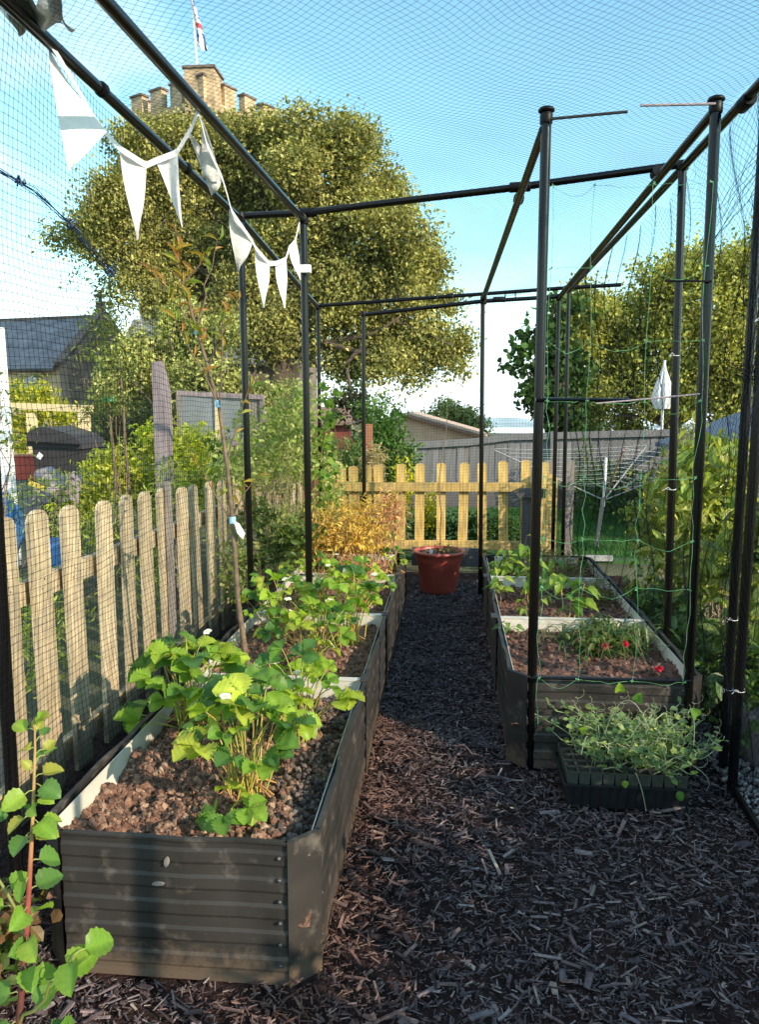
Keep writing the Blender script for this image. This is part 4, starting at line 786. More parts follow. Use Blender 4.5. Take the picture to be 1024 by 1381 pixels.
stemmed('bean_plant', .44, 4.2, [(-.02, 0, .12), (.07, 0, .16)], 'small bean seedling beside the left front pole', 'bean plant', s=.06, per=4)
stemmed('bean_plant', .30, 3.95, [(0, 0, .07), (.03, .0, .05)], 'low green seedling spilling over the path side rim of right bed', 'bean plant', s=.05, per=4, leaves=HL[1:2] + HL[3:])
stemmed('bean_plant', .62, 4.9, [(-.08, 0, .16), (.05, .05, .2), (.12, 0, .12)], 'bean plant between the two pale dividing boards', 'bean plant', s=.08, per=6)
dl = thing('day_lily', (.80, 3.80, .33), 'drooping grassy clump of fine blue green leaves at right of bed', 'day lily'); g = G()
for k in range(300):
    a = rng.uniform(0, 2 * PI); rr = rng.uniform(.06, .24); h = rng.uniform(.05, .15); b = v3(.80 + .10 * rng.normal(), 3.82 + .09 * rng.normal(), .32); q = b + v3(rr * math.cos(a), rr * math.sin(a), h * .3 - .02); P = bez(b, b + v3(rr * .4 * math.cos(a), rr * .4 * math.sin(a), h * 1.7), q, 6)
    s = unit(np.cross(P[-1] - P[0], v3(0, 0, 1))); w = np.array([.003, .005, .005, .004, .003, .0006])[:, None]; col = palette(1, [(.08, .16, .06), (.14, .22, .08), (.05, .11, .05), (.22, .25, .11)], .15)[0]; sheet(g, np.stack([P - s * w, P + [0, 0, -.002], P + s * w], 1), col)
g.build('foliage', 'leaf', dl)
def redflower(x, y, z, label):
    t = thing('red_flower', (x, y, .33), label, 'flower', 'red flowers in the right bed'); g = G(); g3 = G()
    for k in range(18): d = rdir(1)[0]; d[1] = -abs(d[1]); X = unit(np.cross(d, v3(0, 0, 1))); blade(g, v3(x, y, z), X, unit(d), unit(np.cross(X, d)), .020, .018, 'round', .2, .3, 0, 4)
    g.build('petals', 'red_flower', t); tube(g3, [(x, y + .01, .33), (x + .005, y + .01, (z + .33) / 2), (x, y + .002, z)], .0015, 5, (.15, .22, .06)); g3.build('stem', 'stem', t)
redflower(.735, 3.60, .40, 'crimson flower, leftmost of the three in the right bed'); redflower(.83, 3.62, .405, 'crimson flower in the middle of the three, under the drooping leaves'); redflower(.925, 3.38, .37, 'magenta flower nearest the right rim, by the right front pole')
plant('leafy_clump', (.75, 3.7, .33), [(.74, 3.68, .38, .14, .08, .05)], 30, 6, .035, [(.10, .18, .04), (.20, .26, .07), (.16, .09, .05)], 'low reddish green leaves around the crimson flowers', 'plant', spread=.03)
plant('dried_herb', (.80, 5.3, .33), [(.78, 5.35, .42, .22, .22, .09), (.62, 5.6, .40, .15, .12, .06), (.9, 4.75, .38, .1, .2, .06)], 170, 9, .045, [(.20, .17, .09), (.13, .14, .06), (.28, .22, .13), (.10, .16, .05)], 'straw coloured matted stalks toward far right of the bed', 'dried plant', spread=.05, stems=60, scol=(.36, .28, .17), aspect=.12, flat=.6)
plant('leafy_clump', (.36, 5.5, .33), [(.42, 5.5, .39, .12, .15, .05)], 26, 6, .045, [(.08, .17, .04), (.14, .24, .05)], 'dark green seedlings at far corner of the right bed', 'plant', spread=.04, stems=8)
# weeds on the mulch at bottom right
plant('weed', (.93, 1.62, 0), [(.90, 1.62, .03, .09, .09, .02)], 9, 5, .03, [(.04, .07, .03), (.03, .05, .025)], 'small dark weed growing in the mulch at bottom right', 'weed', spread=.025)
# ---------------------------------------------------------------- shrubs to the right, outside the cage
LIME = [(.36, .40, .07), (.25, .33, .06), (.46, .46, .11), (.14, .21, .045)]
DK = [(.07, .14, .035), (.11, .19, .04), (.05, .10, .03)]
SG = 'shrubs outside the right of the cage'
plant('laurel_shrub', (1.75, 5.2, 0), [(1.62, 5.1, .95, .26, .35, .32), (1.9, 5.4, .85, .35, .4, .4), (1.56, 4.9, .55, .2, .3, .25)], 165, 11, .115, LIME, 'broad lime leaved shrub behind the right front pole', 'shrub', SG, spread=.09, stems=30, scol=(.28, .22, .15), m='leaf_glossy', sr=.008, aspect=.36, droop=-.5)
plant('laurel_shrub', (1.9, 4.1, 0), [(1.75, 4.1, .70, .28, .35, .35), (2.0, 4.0, .95, .3, .35, .35), (1.55, 3.85, .35, .2, .3, .25)], 165, 11, .115, LIME + DK[:1], 'broad lime leaved shrub filling the right edge beyond the paired poles', 'shrub', SG, spread=.07, stems=30, scol=(.30, .24, .18), m='leaf_glossy', sr=.008, aspect=.36, droop=-.5)
plant('laurel_shrub', (1.75, 6.2, 0), [(1.62, 6.1, .62, .2, .3, .2), (1.8, 6.3, .5, .25, .3, .28), (1.40, 5.5, .2, .18, .3, .14)], 110, 10, .075, LIME + DK, 'shaded green shrub beyond far right corner of the bed', 'shrub', SG, spread=.07, stems=14, scol=(.28, .22, .15), m='leaf_glossy', sr=.006)
plant('low_shrub', (1.35, 4.7, 0), [(1.35, 4.8, .22, .2, .45, .18), (1.32, 4.1, .20, .16, .4, .16), (1.45, 3.5, .2, .2, .35, .2)], 190, 11, .07, DK + [(.10, .17, .04)], 'low dark green growth along outside of the right bed', 'shrub', SG, spread=.07, m='leaf_glossy')
plant('conifer_shrub', (2.0, 6.6, 0), [(1.95, 6.6, 1.15, .12, .12, .38), (1.80, 6.5, .8, .2, .2, .35)], 150, 12, .045, [(.34, .30, .04), (.26, .26, .04), (.18, .20, .03)], 'narrow golden conifer rising behind right front pole', 'conifer', None, spread=.05, stems=6, aspect=.25)
plant('arching_shrub', (1.55, 5.6, 0), [(1.25, 5.5, .78, .09, .1, .10), (1.32, 5.5, .62, .1, .1, .06)], 14, 5, .06, LIME, 'thin arching branch with lime leaves reaching left toward the bed', 'shrub', SG, spread=.035, stems=4, scol=(.40, .30, .24), sr=.006)
for (x, y, h, r, s) in [(2.0, 2.4, .74, .34, 0), (1.95, 1.7, .98, .38, 1), (2.0, .95, 1.22, .40, 2), (1.95, .2, 1.28, .40, 3), (2.0, -.6, 1.2, .38, 4), (2.0, -1.4, 1.15, .38, 5)]:  # out-of-view shrubs added, heights set to shade the path and bed front
    plant('laurel_shrub', (x, y, 0), [(x, y, h * .55, r, .45, h * .55), (x + .15, y + .1, h * .35, r, .45, h * .4)], 230, 11, .115, LIME + DK,
          ['shrub right of the gravel, nearest the paired poles', 'lime leaved shrub second along the row right of the cage', 'lime leaved shrub third along the row right of the cage', 'lime leaved shrub fourth along the row right of the cage', 'lime leaved shrub fifth along the row right of the cage', 'lime leaved shrub at the near end of the row right of the cage'][s], 'shrub', SG, spread=.07, stems=14, scol=(.28, .22, .15), m='leaf_glossy', sr=.008, aspect=.36, droop=-.5)
g = G(); V = ICV * (1 + .18 * np.sin(ICV[:, [1, 2, 0]] * 4)); 
P = []
u, v = np.meshgrid(np.linspace(0, PI, 14), np.linspace(0, 2 * PI, 20), indexing='ij'); rr = 1 + .16 * np.sin(3 * u + 2 * v) * np.sin(u) + .1 * np.sin(5 * v) * np.sin(u)
sheet(g, np.stack([1.42 + .20 * rr * np.sin(u) * np.cos(v), 3.32 + .17 * rr * np.sin(u) * np.sin(v), .09 + .14 * rr * np.cos(u)], -1)); tag(g.build('rock', 'rock', smooth=True), 'rounded grey rock on the gravel outside the paired poles', 'rock')
# ---------------------------------------------------------------- behind the far fence
plant('low_hedge', (.1, 8.25, 0), [(-.2, 8.25, .22, .3, .18, .22), (.25, 8.25, .24, .3, .18, .22), (.62, 8.3, .20, .22, .18, .2)], 260, 10, .045, [(.05, .11, .03), (.08, .16, .035), (.03, .07, .02)], 'low dark green hedge seen through the far pickets', 'hedge', spread=.05)
plant('golden_shrub', (-.48, 8.15, 0), [(-.50, 8.15, .62, .11, .12, .46), (-.22, 8.15, .38, .13, .12, .36)], 130, 12, .04, [(.50, .46, .03), (.38, .38, .03), (.60, .52, .05)], 'bright yellow shrub behind the far pickets left of the pot', 'shrub', None, spread=.05, stems=6)
plant('round_bush', (-.95, 9.6, 0), [(-.88, 9.6, 1.38, .30, .35, .30), (-.80, 9.6, 1.0, .38, .35, .30), (-.95, 9.6, .8, .4, .35, .5), (-.62, 9.5, .65, .28, .3, .35)], 420, 12, .06, [(.06, .14, .03), (.10, .19, .04), (.14, .24, .05)], 'rounded mid green bush beyond the far fence left of the garage', 'bush', None, spread=.07, stems=10)
plant('tall_grass', (-1.35, 9.0, 0), [(-1.5, 9.0, .95, .3, .2, .25), (-1.1, 9.0, .8, .25, .2, .3)], 150, 14, .11, [(.10, .18, .06), (.16, .24, .09), (.22, .28, .12)], 'long green grassy leaves behind far fence at left', 'grass clump', None, spread=.06, aspect=.1, droop=-.6)
plant('dried_grass', (-.85, 8.4, 0), [(-.82, 8.4, .85, .12, .12, .3)], 40, 12, .10, [(.42, .34, .22), (.50, .42, .30)], 'pale dried seed heads beside red brown post', 'dried plant', None, spread=.05, aspect=.1, stems=10, scol=(.45, .36, .24))
plant('hop_plant', (-1.30, 10, 0), [(-1.38, 10, 1.6, .16, .12, .26), (-1.18, 10, 1.5, .13, .12, .35)], 60, 10, .075, [(.05, .09, .035), (.09, .15, .04), (.10, .07, .05)], 'dark leafy climber hanging on a leaning bare pole', 'climber', None, spread=.05, stems=8)
g = G(); tube(g, [(-1.15, 10, 0), (-1.20, 10, 1.2), (-1.34, 10, 2.02)], .018, 7); tag(g.build('leaning_pole', 'bark'), 'bare leaning branch used as a pole behind the far fence', 'pole')
g = G(); box(g, (-.96, 8.45, 0), (-.86, 8.53, 1.335)); tag(g.build('garden_post', 'brown_post'), 'square red brown post behind far fence left of the round bush', 'post')
bf = thing('bird_feeder', (-1.35, 9.8, 0), 'small wooden bird box hanging on the dark climber', 'bird box'); g = G(); box(g, (-1.25, 9.72, 1.12), (-1.13, 9.80, 1.30)); g.build('box', 'pale_wood', bf); g = G(); bar(g, (-1.27, 9.76, 1.31), (-1.11, 9.76, 1.36), .12, .015, col=(1, 1, 1)); g.build('roof', 'old_wood', bf)
rs = thing('red_shed', (-1.8, 12, 0), 'dark red shed with brown roof showing left of the round bush', 'shed'); g = G(); box(g, (-2.4, 12, 0), (-1.45, 13.5, 1.28)); g.build('wall', 'redroof', rs); g = G(); prism(g, [(-.08, 1.25), (.8, 1.50), (1.6, 1.25), (1.6, 1.285), (.8, 1.535), (-.08, 1.285)], (-2.45, 11.95, 0), (0, 1, 0), (0, 0, 1), (1.05, 0, 0)); g.build('roof', 'brownroof', rs)
# garage with low gable
gr = thing('garage', (-.9, 17, -1), 'buff garage with low pitched roof behind the grey board fence', 'garage')
g = G(); box(g, (-2.4, 17, -1.2), (.55, 21, .95)); prism(g, [(-2.4, .951), (.55, .951), (-.93, 1.36)], (0, 17.0, 0), (1, 0, 0), (0, 0, 1), (0, .12, 0)); g.build('wall', 'pinkwall', gr)
for s in (1, -1):
    g = G(); prism(g, [(0, 0), (s * 1.72, -.475), (s * 1.72, -.40), (0, .075)], (-.93, 16.8, 1.36), (1, 0, 0), (0, 0, 1), (0, 4.4, 0)); g.build('roof', 'roofpink', gr)
g = G(); prism(g, [(0, -.02), (1.73, -.497), (1.73, -.43), (0, .047)], (-.93, 16.76, 1.34), (1, 0, 0), (0, 0, 1), (0, .035, 0)); g.build('fascia', 'brownroof', gr)
# grey board fence
bfz = thing('board_fence', (1.4, 12, 0), 'long grey close board fence across the back of the lawn', 'fence')
bm = [G(), G()]; box(bm[0], (-.047, -.011, 0), (.047, .011, 1)); box(bm[1], (-.047, -.004, 0), (.047, .018, 1)); bms = [q.mesh('fence_board', 'grey_board') for q in bm]
for i in range(42):
    x = -.62 + i * .0965; link('board', bms[i % 2], bfz, Matrix.Translation((x, 12 + rng.normal() * .002, -.05)) @ Matrix.Scale(float(np.interp(x, [-.6, .3, .9, 3.4], [1.02, 1.07, 1.15, 1.22])) + rng.normal() * .003, 4, (0, 0, 1)))
for a, b in (((-.70, 11.97, .935), (.30, 11.97, .995)), ((.301, 11.97, .995), (.90, 11.97, 1.075)), ((.901, 11.97, 1.075), (3.50, 11.97, 1.155))): g = G(); bar(g, a, b, .07, .10); g.build('capping_rail', 'grey_board', bfz)
g = G(); box(g, (-.68, 11.96, -.05), (3.46, 11.985, .27)); g.build('gravel_board', 'dark_post', bfz)
for x in (1.5, 3.48):
    g = G(); box(g, (x, 11.90, 0), (x + .10, 11.955, 1.16)); g.build('post', 'grey_board', bfz)
plant('small_conifer', (1.95, 11.3, 0), [(1.93, 11.3, .75, .16, .15, .32), (1.93, 11.3, .35, .3, .2, .35)], 120, 12, .05, [(.09, .13, .03), (.13, .17, .03)], 'small green conifer in front of grey board fence behind washing lines', 'conifer', None, spread=.05, aspect=.3)
plant('dark_bush', (2.1, 10.4, 0), [(2.1, 10.4, .42, .55, .3, .42), (2.9, 10.5, .4, .5, .3, .4)], 200, 11, .07, DK, 'dark bush behind the rotary airer on the lawn', 'bush', None, spread=.08)
g = G(); box(g, (1.20, 7.72, .0), (1.62, 7.78, .05)); tag(g.build('kerb_stone', 'kerb'), 'pale edging stone at the near edge of the lawn', 'edging stone')
# rotary airer
ra = thing('rotary_airer', (1.66, 8.5, 0), 'open rotary clothes airer with white lines on the lawn', 'rotary airer')
g = G(); tube(g, [(1.60, 8.5, 0), (1.655, 8.5, .55)], .022, 10); g.build('ground_tube', 'old_wood', ra); g = G(); tube(g, [(1.66, 8.5, .45), (1.665, 8.5, .98)], .016, 10); g.build('pole', 'whitep', ra)
tips = [np.array(p) for p in ((.48, 8.6, 1.05), (1.64, 7.55, 1.11), (2.85, 8.4, 1.03), (2.35, 9.6, 1.05))]; hub = np.array([1.66, 8.5, .52])
for i, p in enumerate(tips): g = G(); tube(g, [hub, p], .0075, 8); g.build('arm', 'orange_arm' if i == 1 else 'dull_arm', ra)
g = G()
for k, f in enumerate(np.linspace(.35, 1, 9)):
    for i in range(4):
        a = hub + (tips[i] - hub) * f + [0, 0, .02 * k / 9]; b = hub + (tips[(i + 1) % 4] - hub) * f + [0, 0, .02 * k / 9]; m_ = (a + b) / 2 - [0, 0, .03]
        tube(g, bez(a, m_ * 2 - (a + b) / 2, b, 6), .0019, 4, cap=False)
g.build('washing_line', 'wire', ra)
# closed parasol, sheds right, distant trees
pa = thing('parasol', (3.55, 13.5, 0), 'closed white parasol on a pole beyond the grey board fence', 'parasol')
g = G(); tube(g, [(3.56, 13.5, -.2), (3.54, 13.5, 2.30)], .022, 8); g.build('pole', 'whitep', pa)
g = G(); u, v = np.meshgrid(np.linspace(0, 1, 12), np.linspace(0, 2 * PI, 33), indexing='ij'); rr = np.interp(u, [0, .15, .5, .8, 1], [.015, .03, .11, .155, .10]) * (1 + .28 * np.cos(v * 8)); sheet(g, np.stack([3.54 + rr * np.cos(v), 13.5 + rr * np.sin(v), 2.28 - u * .78], -1)); g.build('canopy', 'cloth', pa, smooth=True)
sh = thing('garden_shed', (3.4, 9, 0), 'blue grey felt roofed sheds at the right edge beyond the shrubs', 'shed')
g = G(); box(g, (3.1, 9.05, 0), (5.5, 11, 1.05)); box(g, (2.95, 8.3, 0), (4.2, 9.0, .88)); g.build('wall', 'pinkwall', sh)
g = G(); prism(g, [(-.1, .98), (1.6, 1.62), (1.6, 1.68), (-.1, 1.04)], (2.95, 8.95, 0), (1, 0, 0), (0, 0, 1), (0, 2.2, 0)); g.build('roof', 'blueroof', sh); g = G(); prism(g, [(-.2, .72), (1.4, 1.12), (1.4, 1.18), (-.2, .78)], (2.95, 8.2, 0), (1, 0, 0), (0, 0, 1), (0, .74, 0)); g.build('roof', 'blueroof', sh)
plant('golden_shrub', (2.6, 7.8, 0), [(2.62, 7.8, 1.05, .26, .25, .2), (2.5, 7.7, .8, .2, .2, .2)], 90, 11, .09, [(.26, .28, .05), (.20, .26, .04)], 'lime tufted shrub in front of the blue grey sheds', 'shrub', None, spread=.07, stems=10, scol=(.4, .32, .22))
def tree(name, base, trunk, limbs, blobs, clumps, per, leaf, cols, label, spread, tm='4', group=None, shell=.5, droop=.2, aspect=.62):
    t = thing(name, base, label, 'tree', group); g = G(); tube(g, trunk[0], trunk[1], 10); g.build('trunk', 'bark', t, smooth=True); g = G()
    for P, r0, r1 in limbs: Q = wander(P[0], P[-1], 10, .06); tube(g, Q, np.linspace(r0, r1, 10), 7)
    if limbs: g.build('limbs', 'bark', t, smooth=True)
    g = G(); crown(g, blobs, clumps, per, leaf, cols, spread, tm, droop, .4, 0, aspect, shell, .24); g.build('crown', 'leaf_far', t); return t
def P34(px, py, Y=34):
    dx, dy = (px - 512) / 1043, (690.5 - py) / 1043; d = fw + rt * dx + upv * dy; s = Y / d.y; return (d.x * s, Y, EYE + d.z * s)
BIG= [(-11.54, 34, 11.05, 2.49, 2.0, 2.49), (-8.59, 34, 11.82, 2.33, 1.86, 2.33), (-5.72, 34, 10.9, 2.66, 2.13, 2.66), (-9.97, 34, 8.55, 3.33, 2.66, 3.33), (-6.73, 34, 7.26, 3.33, 2.66, 3.33), (-3.5, 34, 8.74, 2.83, 2.26, 2.83), (-1.75, 34, 5.33, 2.33, 1.86, 2.33), (-13.93, 34, 9.25, 2.33, 1.86, 2.33), (-15.78, 34, 9.29, 1.16, 0.93, 1.16), (-4.16, 34, 5.04, 2.33, 1.86, 2.33), (-12.7, 34, 6.4, 1.66, 1.33, 1.66), (-0.31, 34, 4.32, 1.26, 1.01, 1.26), (-2.7, 34, 3.46, 1.0, 0.8, 1.0), (-6.65, 34, 12.48, 1.4, 1.12, 1.4), (-11.0, 34, 12.4, 1.26, 1.01, 1.26), (-4.44, 34, 11.91, 1.33, 1.06, 1.33), (-2.56, 34, 10.47, 1.16, 0.93, 1.16), (-8.88, 34, 13.09, 1.06, 0.85, 1.06), (-16.49, 34, 8.67, 0.6, 0.48, 0.6), (-14.83, 34, 11.44, 1.16, 0.93, 1.16), (-13.14, 34, 12.19, 1.4, 1.12, 1.4), (-11.8, 34, 12.94, 1.06, 0.85, 1.06), (-10.1, 34, 13.06, 1.0, 0.8, 1.0), (-8.4, 34, 5.4, 2.0, 1.6, 2.0), (-1.6, 34, 7.79, 1.33, 1.06, 1.33)]
FR= [(-16.39, 34, 7.41, 0.53, 0.32, 0.53), (-15.06, 34, 6.59, 0.73, 0.44, 0.73), (-16.8, 34, 9.31, 0.33, 0.2, 0.33), (0.34, 34, 3.44, 0.47, 0.28, 0.47), (-2.06, 34, 2.66, 0.47, 0.28, 0.47), (-4.75, 34, 12.22, 0.83, 0.5, 0.83), (-3.34, 34, 11.59, 0.73, 0.44, 0.73)]
RT= [(4.21, 24, 2.85, 1.76, 1.23, 1.76), (5.46, 24, 3.92, 1.64, 1.15, 1.64), (7.14, 24, 4.33, 1.88, 1.31, 1.88), (8.63, 24, 3.89, 2.11, 1.48, 2.11), (6.39, 24, 2.19, 1.41, 0.99, 1.41), (8.11, 24, 1.96, 1.64, 1.15, 1.64), (4.92, 24, 1.31, 1.41, 0.99, 1.41), (5.83, 24, 5.19, 0.82, 0.58, 0.82), (7.27, 24, 5.69, 0.89, 0.62, 0.89), (8.54, 24, 5.36, 1.17, 0.82, 1.17), (3.73, 24, 4.15, 0.94, 0.66, 0.94), (4.15, 24, 4.36, 0.66, 0.46, 0.66), (9.61, 24, 4.72, 2.11, 1.48, 2.11)]
RL= [(1.86, 15, 2.89, 0.32, 0.26, 0.32), (1.47, 15, 2.21, 0.29, 0.23, 0.29), (1.69, 15, 1.66, 0.32, 0.26, 0.32), (2.09, 15, 2.21, 0.51, 0.41, 0.51), (2.12, 15, 1.38, 0.51, 0.41, 0.51), (1.39, 15, 2.83, 0.15, 0.12, 0.15), (1.91, 15, 3.5, 0.18, 0.14, 0.18), (1.26, 15, 2.49, 0.12, 0.09, 0.12), (2.19, 15, 3.43, 0.26, 0.21, 0.26)]
MID= [(-7.27, 17, 2.35, 0.91, 0.64, 0.91), (-6.05, 17, 2.83, 0.91, 0.64, 0.91), (-5.07, 17, 2.01, 0.83, 0.58, 0.83), (-6.44, 17, 1.69, 1.0, 0.7, 1.0), (-5.04, 17, 3.06, 0.58, 0.41, 0.58), (-4.24, 17, 1.69, 0.67, 0.47, 0.67)]
CON= [(-5.74, 14, 1.25, 0.41, 0.33, 0.41), (-6.19, 14, 0.83, 0.41, 0.33, 0.41), (-5.26, 14, 0.97, 0.3, 0.24, 0.3), (-6.45, 14, 1.38, 0.25, 0.2, 0.25)]
YEL= [(-3.27, 7.2, 0.87, 0.28, 0.17, 0.28), (-2.6, 7.2, 1.02, 0.28, 0.17, 0.28), (-2.24, 7.2, 0.81, 0.28, 0.17, 0.28), (-2.89, 7.2, 1.16, 0.2, 0.12, 0.2), (-3.58, 7.2, 0.58, 0.21, 0.13, 0.21), (-1.95, 7.2, 0.88, 0.21, 0.13, 0.21), (-2.98, 7.2, 0.69, 0.28, 0.17, 0.28), (-2.31, 7.2, 1.16, 0.14, 0.08, 0.14)]
YEL2= [(-3.02, 5.5, 0.93, 0.12, 0.07, 0.12), (-2.73, 5.5, 1.02, 0.08, 0.05, 0.08), (-3.26, 5.5, 0.79, 0.12, 0.07, 0.12), (-2.51, 5.5, 0.74, 0.11, 0.06, 0.11)]
PRIV= [(-6.91, 12.5, 1.58, 0.37, 0.22, 0.37), (-7.29, 12.5, 1.76, 0.22, 0.13, 0.22), (-6.47, 12.5, 1.39, 0.27, 0.16, 0.27), (-7.21, 12.5, 1.02, 0.43, 0.26, 0.43), (-6.56, 12.5, 0.9, 0.37, 0.22, 0.37)]
DIS= [(-0.24, 30, 1.2, 0.65, 0.45, 0.65), (0.61, 30, 0.97, 0.59, 0.41, 0.59), (-0.95, 30, 0.83, 0.41, 0.29, 0.41), (1.18, 30, 0.69, 0.41, 0.29, 0.41)]
TW= [(-2.79, 6.2, 2.17, 0.13, 0.11, 0.13), (-2.68, 6.2, 1.81, 0.08, 0.07, 0.08), (-2.9, 6.2, 1.93, 0.08, 0.07, 0.08), (-2.79, 6.2, 1.57, 0.12, 0.1, 0.12), (-2.98, 6.2, 1.45, 0.07, 0.06, 0.07)]
GRN= [(-1.34, 5.2, 0.74, 0.11, 0.09, 0.11), (-1.16, 5.2, 0.54, 0.11, 0.09, 0.11), (-1.34, 5.2, 0.43, 0.09, 0.07, 0.09), (-1.0, 5.2, 0.65, 0.1, 0.08, 0.1), (-1.61, 5.2, 1.25, 0.06, 0.05, 0.06)]
def deep(L, a): return [(b[0], b[1] + a * math.sin(i * 2.4), *b[2:]) for i, b in enumerate(L)]
TREEC = [(.37, .345, .11), (.28, .285, .09), (.46, .42, .14), (.19, .205, .075), (.40, .385, .14)]
tree('large_tree', (-7.6, 34, -1), ([(-7.9, 34, -1.5), (-7.7, 34, 1.5), (-7.4, 34, 3.6), (-7.0, 34, 6.0)], [.75, .62, .5, .35]),
     [([(-7.4, 34, 3.4), (-4.6, 34, 8.5)], .32, .06), ([(-7.5, 34, 3.2), (-11, 34, 8.2)], .32, .06), ([(-7.2, 34, 4.2), (-8.4, 34.5, 12)], .3, .05), ([(-7.2, 34, 3.8), (-2.2, 33.6, 5.4)], .22, .05), ([(-3.6, 33.5, 4.3), (-4.6, 33.5, 3.4)], .12, .08), ([(-5.6, 33.6, 4.4), (-2.2, 33.5, 3.7)], .15, .05),
      ([(-10, 34, 7), (-15.5, 34, 9.3)], .18, .04), ([(-9.5, 34, 6.5), (-13, 34, 6.4)], .18, .04), ([(-2.4, 34, 5.2), (.1, 34, 4.2)], .10, .03)] + [([(-7.2 + i * .5, 34, 6.5), (b[0], b[1], b[2])], .14, .03) for i, b in enumerate(BIG[:10])],
     lumpy(deep(BIG, 1.6), 9, .36) + FR, 5600, 38, .18, TREEC, 'huge olive gold tree in front of the church tower', .34, shell=.40)
tree('garden_tree', (6.5, 24, -1), ([(6.6, 24, -1.4), (6.6, 24, 1), (6.8, 24, 3)], [.35, .28, .16]), [([(6.6, 24, 1), (b[0], b[1], b[2])], .12, .03) for b in RT],
     lumpy(deep(RT, 1.2), 8, .36, 2), 3000, 32, .13, [(.40, .40, .10), (.30, .32, .085), (.50, .48, .13), (.19, .22, .06)], 'broad yellow green tree filling the right beyond the board fence', .22, shell=.45)
tree('young_tree', (2.0, 15, -1), ([(2.1, 15, -1.3), (2.05, 15, 1), (1.95, 15, 2.6)], [.10, .08, .03]), [([(2.1, 15, .9), (b[0], b[1], b[2])], .04, .012) for b in RL],
     deep(RL, .3), 190, 15, .13, [(.05, .10, .028), (.075, .13, .03), (.035, .07, .022)], 'dark broad leaved tree at left edge of the right hand greenery', .14, tm='6', shell=.3, aspect=.7)
tree('distant_tree', (.2, 30, -1.4), ([(.2, 30, -1.5), (0, 30, .8)], [.15, .08]), [], deep(DIS, .3), 260, 24, .12, [(.28, .32, .12), (.36, .38, .14), (.20, .25, .10)], 'small distant tree above the garage roof', .16)
tree('elder_tree', (-6, 17, -1), ([(-5.6, 17, -1.2), (-5.5, 17, .8), (-5.2, 17, 2)], [.14, .11, .06]), [([(-5.7 + .1 * k, 16.6, .2), (b[0], 16.5, b[2] + .2)], .05, .015) for k, b in enumerate(MID)] + [([(-4.9, 16.2, .4), (-4.6, 16.2, 2.5)], .05, .02), ([(-4.7, 16.2, .3), (-4.1, 16.2, 2.3)], .05, .02)],
     lumpy(deep(MID, .5), 7, .4, 3), 1100, 26, .11, [(.46, .47, .16), (.34, .38, .12), (.56, .54, .22), (.22, .25, .09)], 'bushy olive tree with pale bare stems in front of the church', .17, shell=.3)
plant('dark_conifer', (-5.8, 14, -.5), [b for b in CON], 200, 16, .10, [(.03, .05, .025), (.045, .07, .03)], 'dark conifer bush beside the yellow timber frame', 'conifer', None, spread=.14, aspect=.2, m='leaf_far', tm='4')
plant('golden_conifer', (-2.7, 7.2, 0), deep(YEL, .3), 620, 14, .06, [(.50, .52, .07), (.40, .45, .07), (.60, .58, .09), (.27, .34, .06)], 'broad golden green conifer behind the left picket fence', 'conifer', None, spread=.08, aspect=.42, stems=16, scol=(.3, .2, .1))
plant('feathery_conifer', (-2.9, 5.5, 0), YEL2 + [(-2.3, 4.6, .72, .3, .2, .12), (-1.95, 5.2, .95, .12, .2, .2), (-1.85, 4.6, .55, .1, .4, .3), (-1.9, 3.3, .45, .14, .5, .32), (-1.8, 5.6, .8, .15, .3, .35)], 260, 12, .05, [(.32, .39, .10), (.24, .30, .08), (.42, .46, .13)], 'feathery green sprays just behind the left pickets', 'conifer', None, spread=.07, aspect=.2, stems=20, scol=(.25, .18, .10))
plant('privet_bush', (-7, 12.5, 0), PRIV, 240, 14, .08, [(.44, .42, .05), (.34, .36, .05), (.52, .50, .07)], 'yellow privet bush behind the yellow timber frame', 'bush', None, spread=.10)
ty = plant('staked_conifer', (-2.75, 6.2, 0), TW, 90, 12, .05, [(.16, .20, .05), (.11, .15, .04), (.22, .25, .07)], 'slim young conifer tied to a stake, twin orange stems', 'conifer', None, spread=.07, aspect=.2, stems=5, scol=(.34, .22, .12))
for dx in (0, .06): g = G(); tube(g, wander((-2.80 + dx * 1.6, 6.2, 0), (-2.82 + dx * 2, 6.2, 1.75), 10, .02), np.linspace(.016, .010, 10), 8); g.build('stem', 'twig', ty)
g = G(); box(g, (-2.85, 6.16, 1.56), (-2.76, 6.24, 1.60)); g.build('tie', 'peanet', ty)
plant('leafy_clump', (-1.25, 5.2, 0), GRN, 90, 8, .05, [(.06, .12, .03), (.10, .17, .04), (.14, .2, .05)], 'dark leafy growth on the short pickets behind the sapling', 'plant', None, spread=.06, stems=10)
plant('bare_shrub', (-2.9, 4.5, 0), [(-2.68, 4.5, 1.45, .1, .1, .4), (-2.35, 4.6, 1.0, .14, .1, .12)], 26, 6, .05, [(.16, .22, .06), (.22, .26, .07)], 'thin twiggy shrub at left edge beyond the pickets', 'shrub', None, spread=.06, stems=12, scol=(.22, .15, .12), aspect=.3, sr=.009)
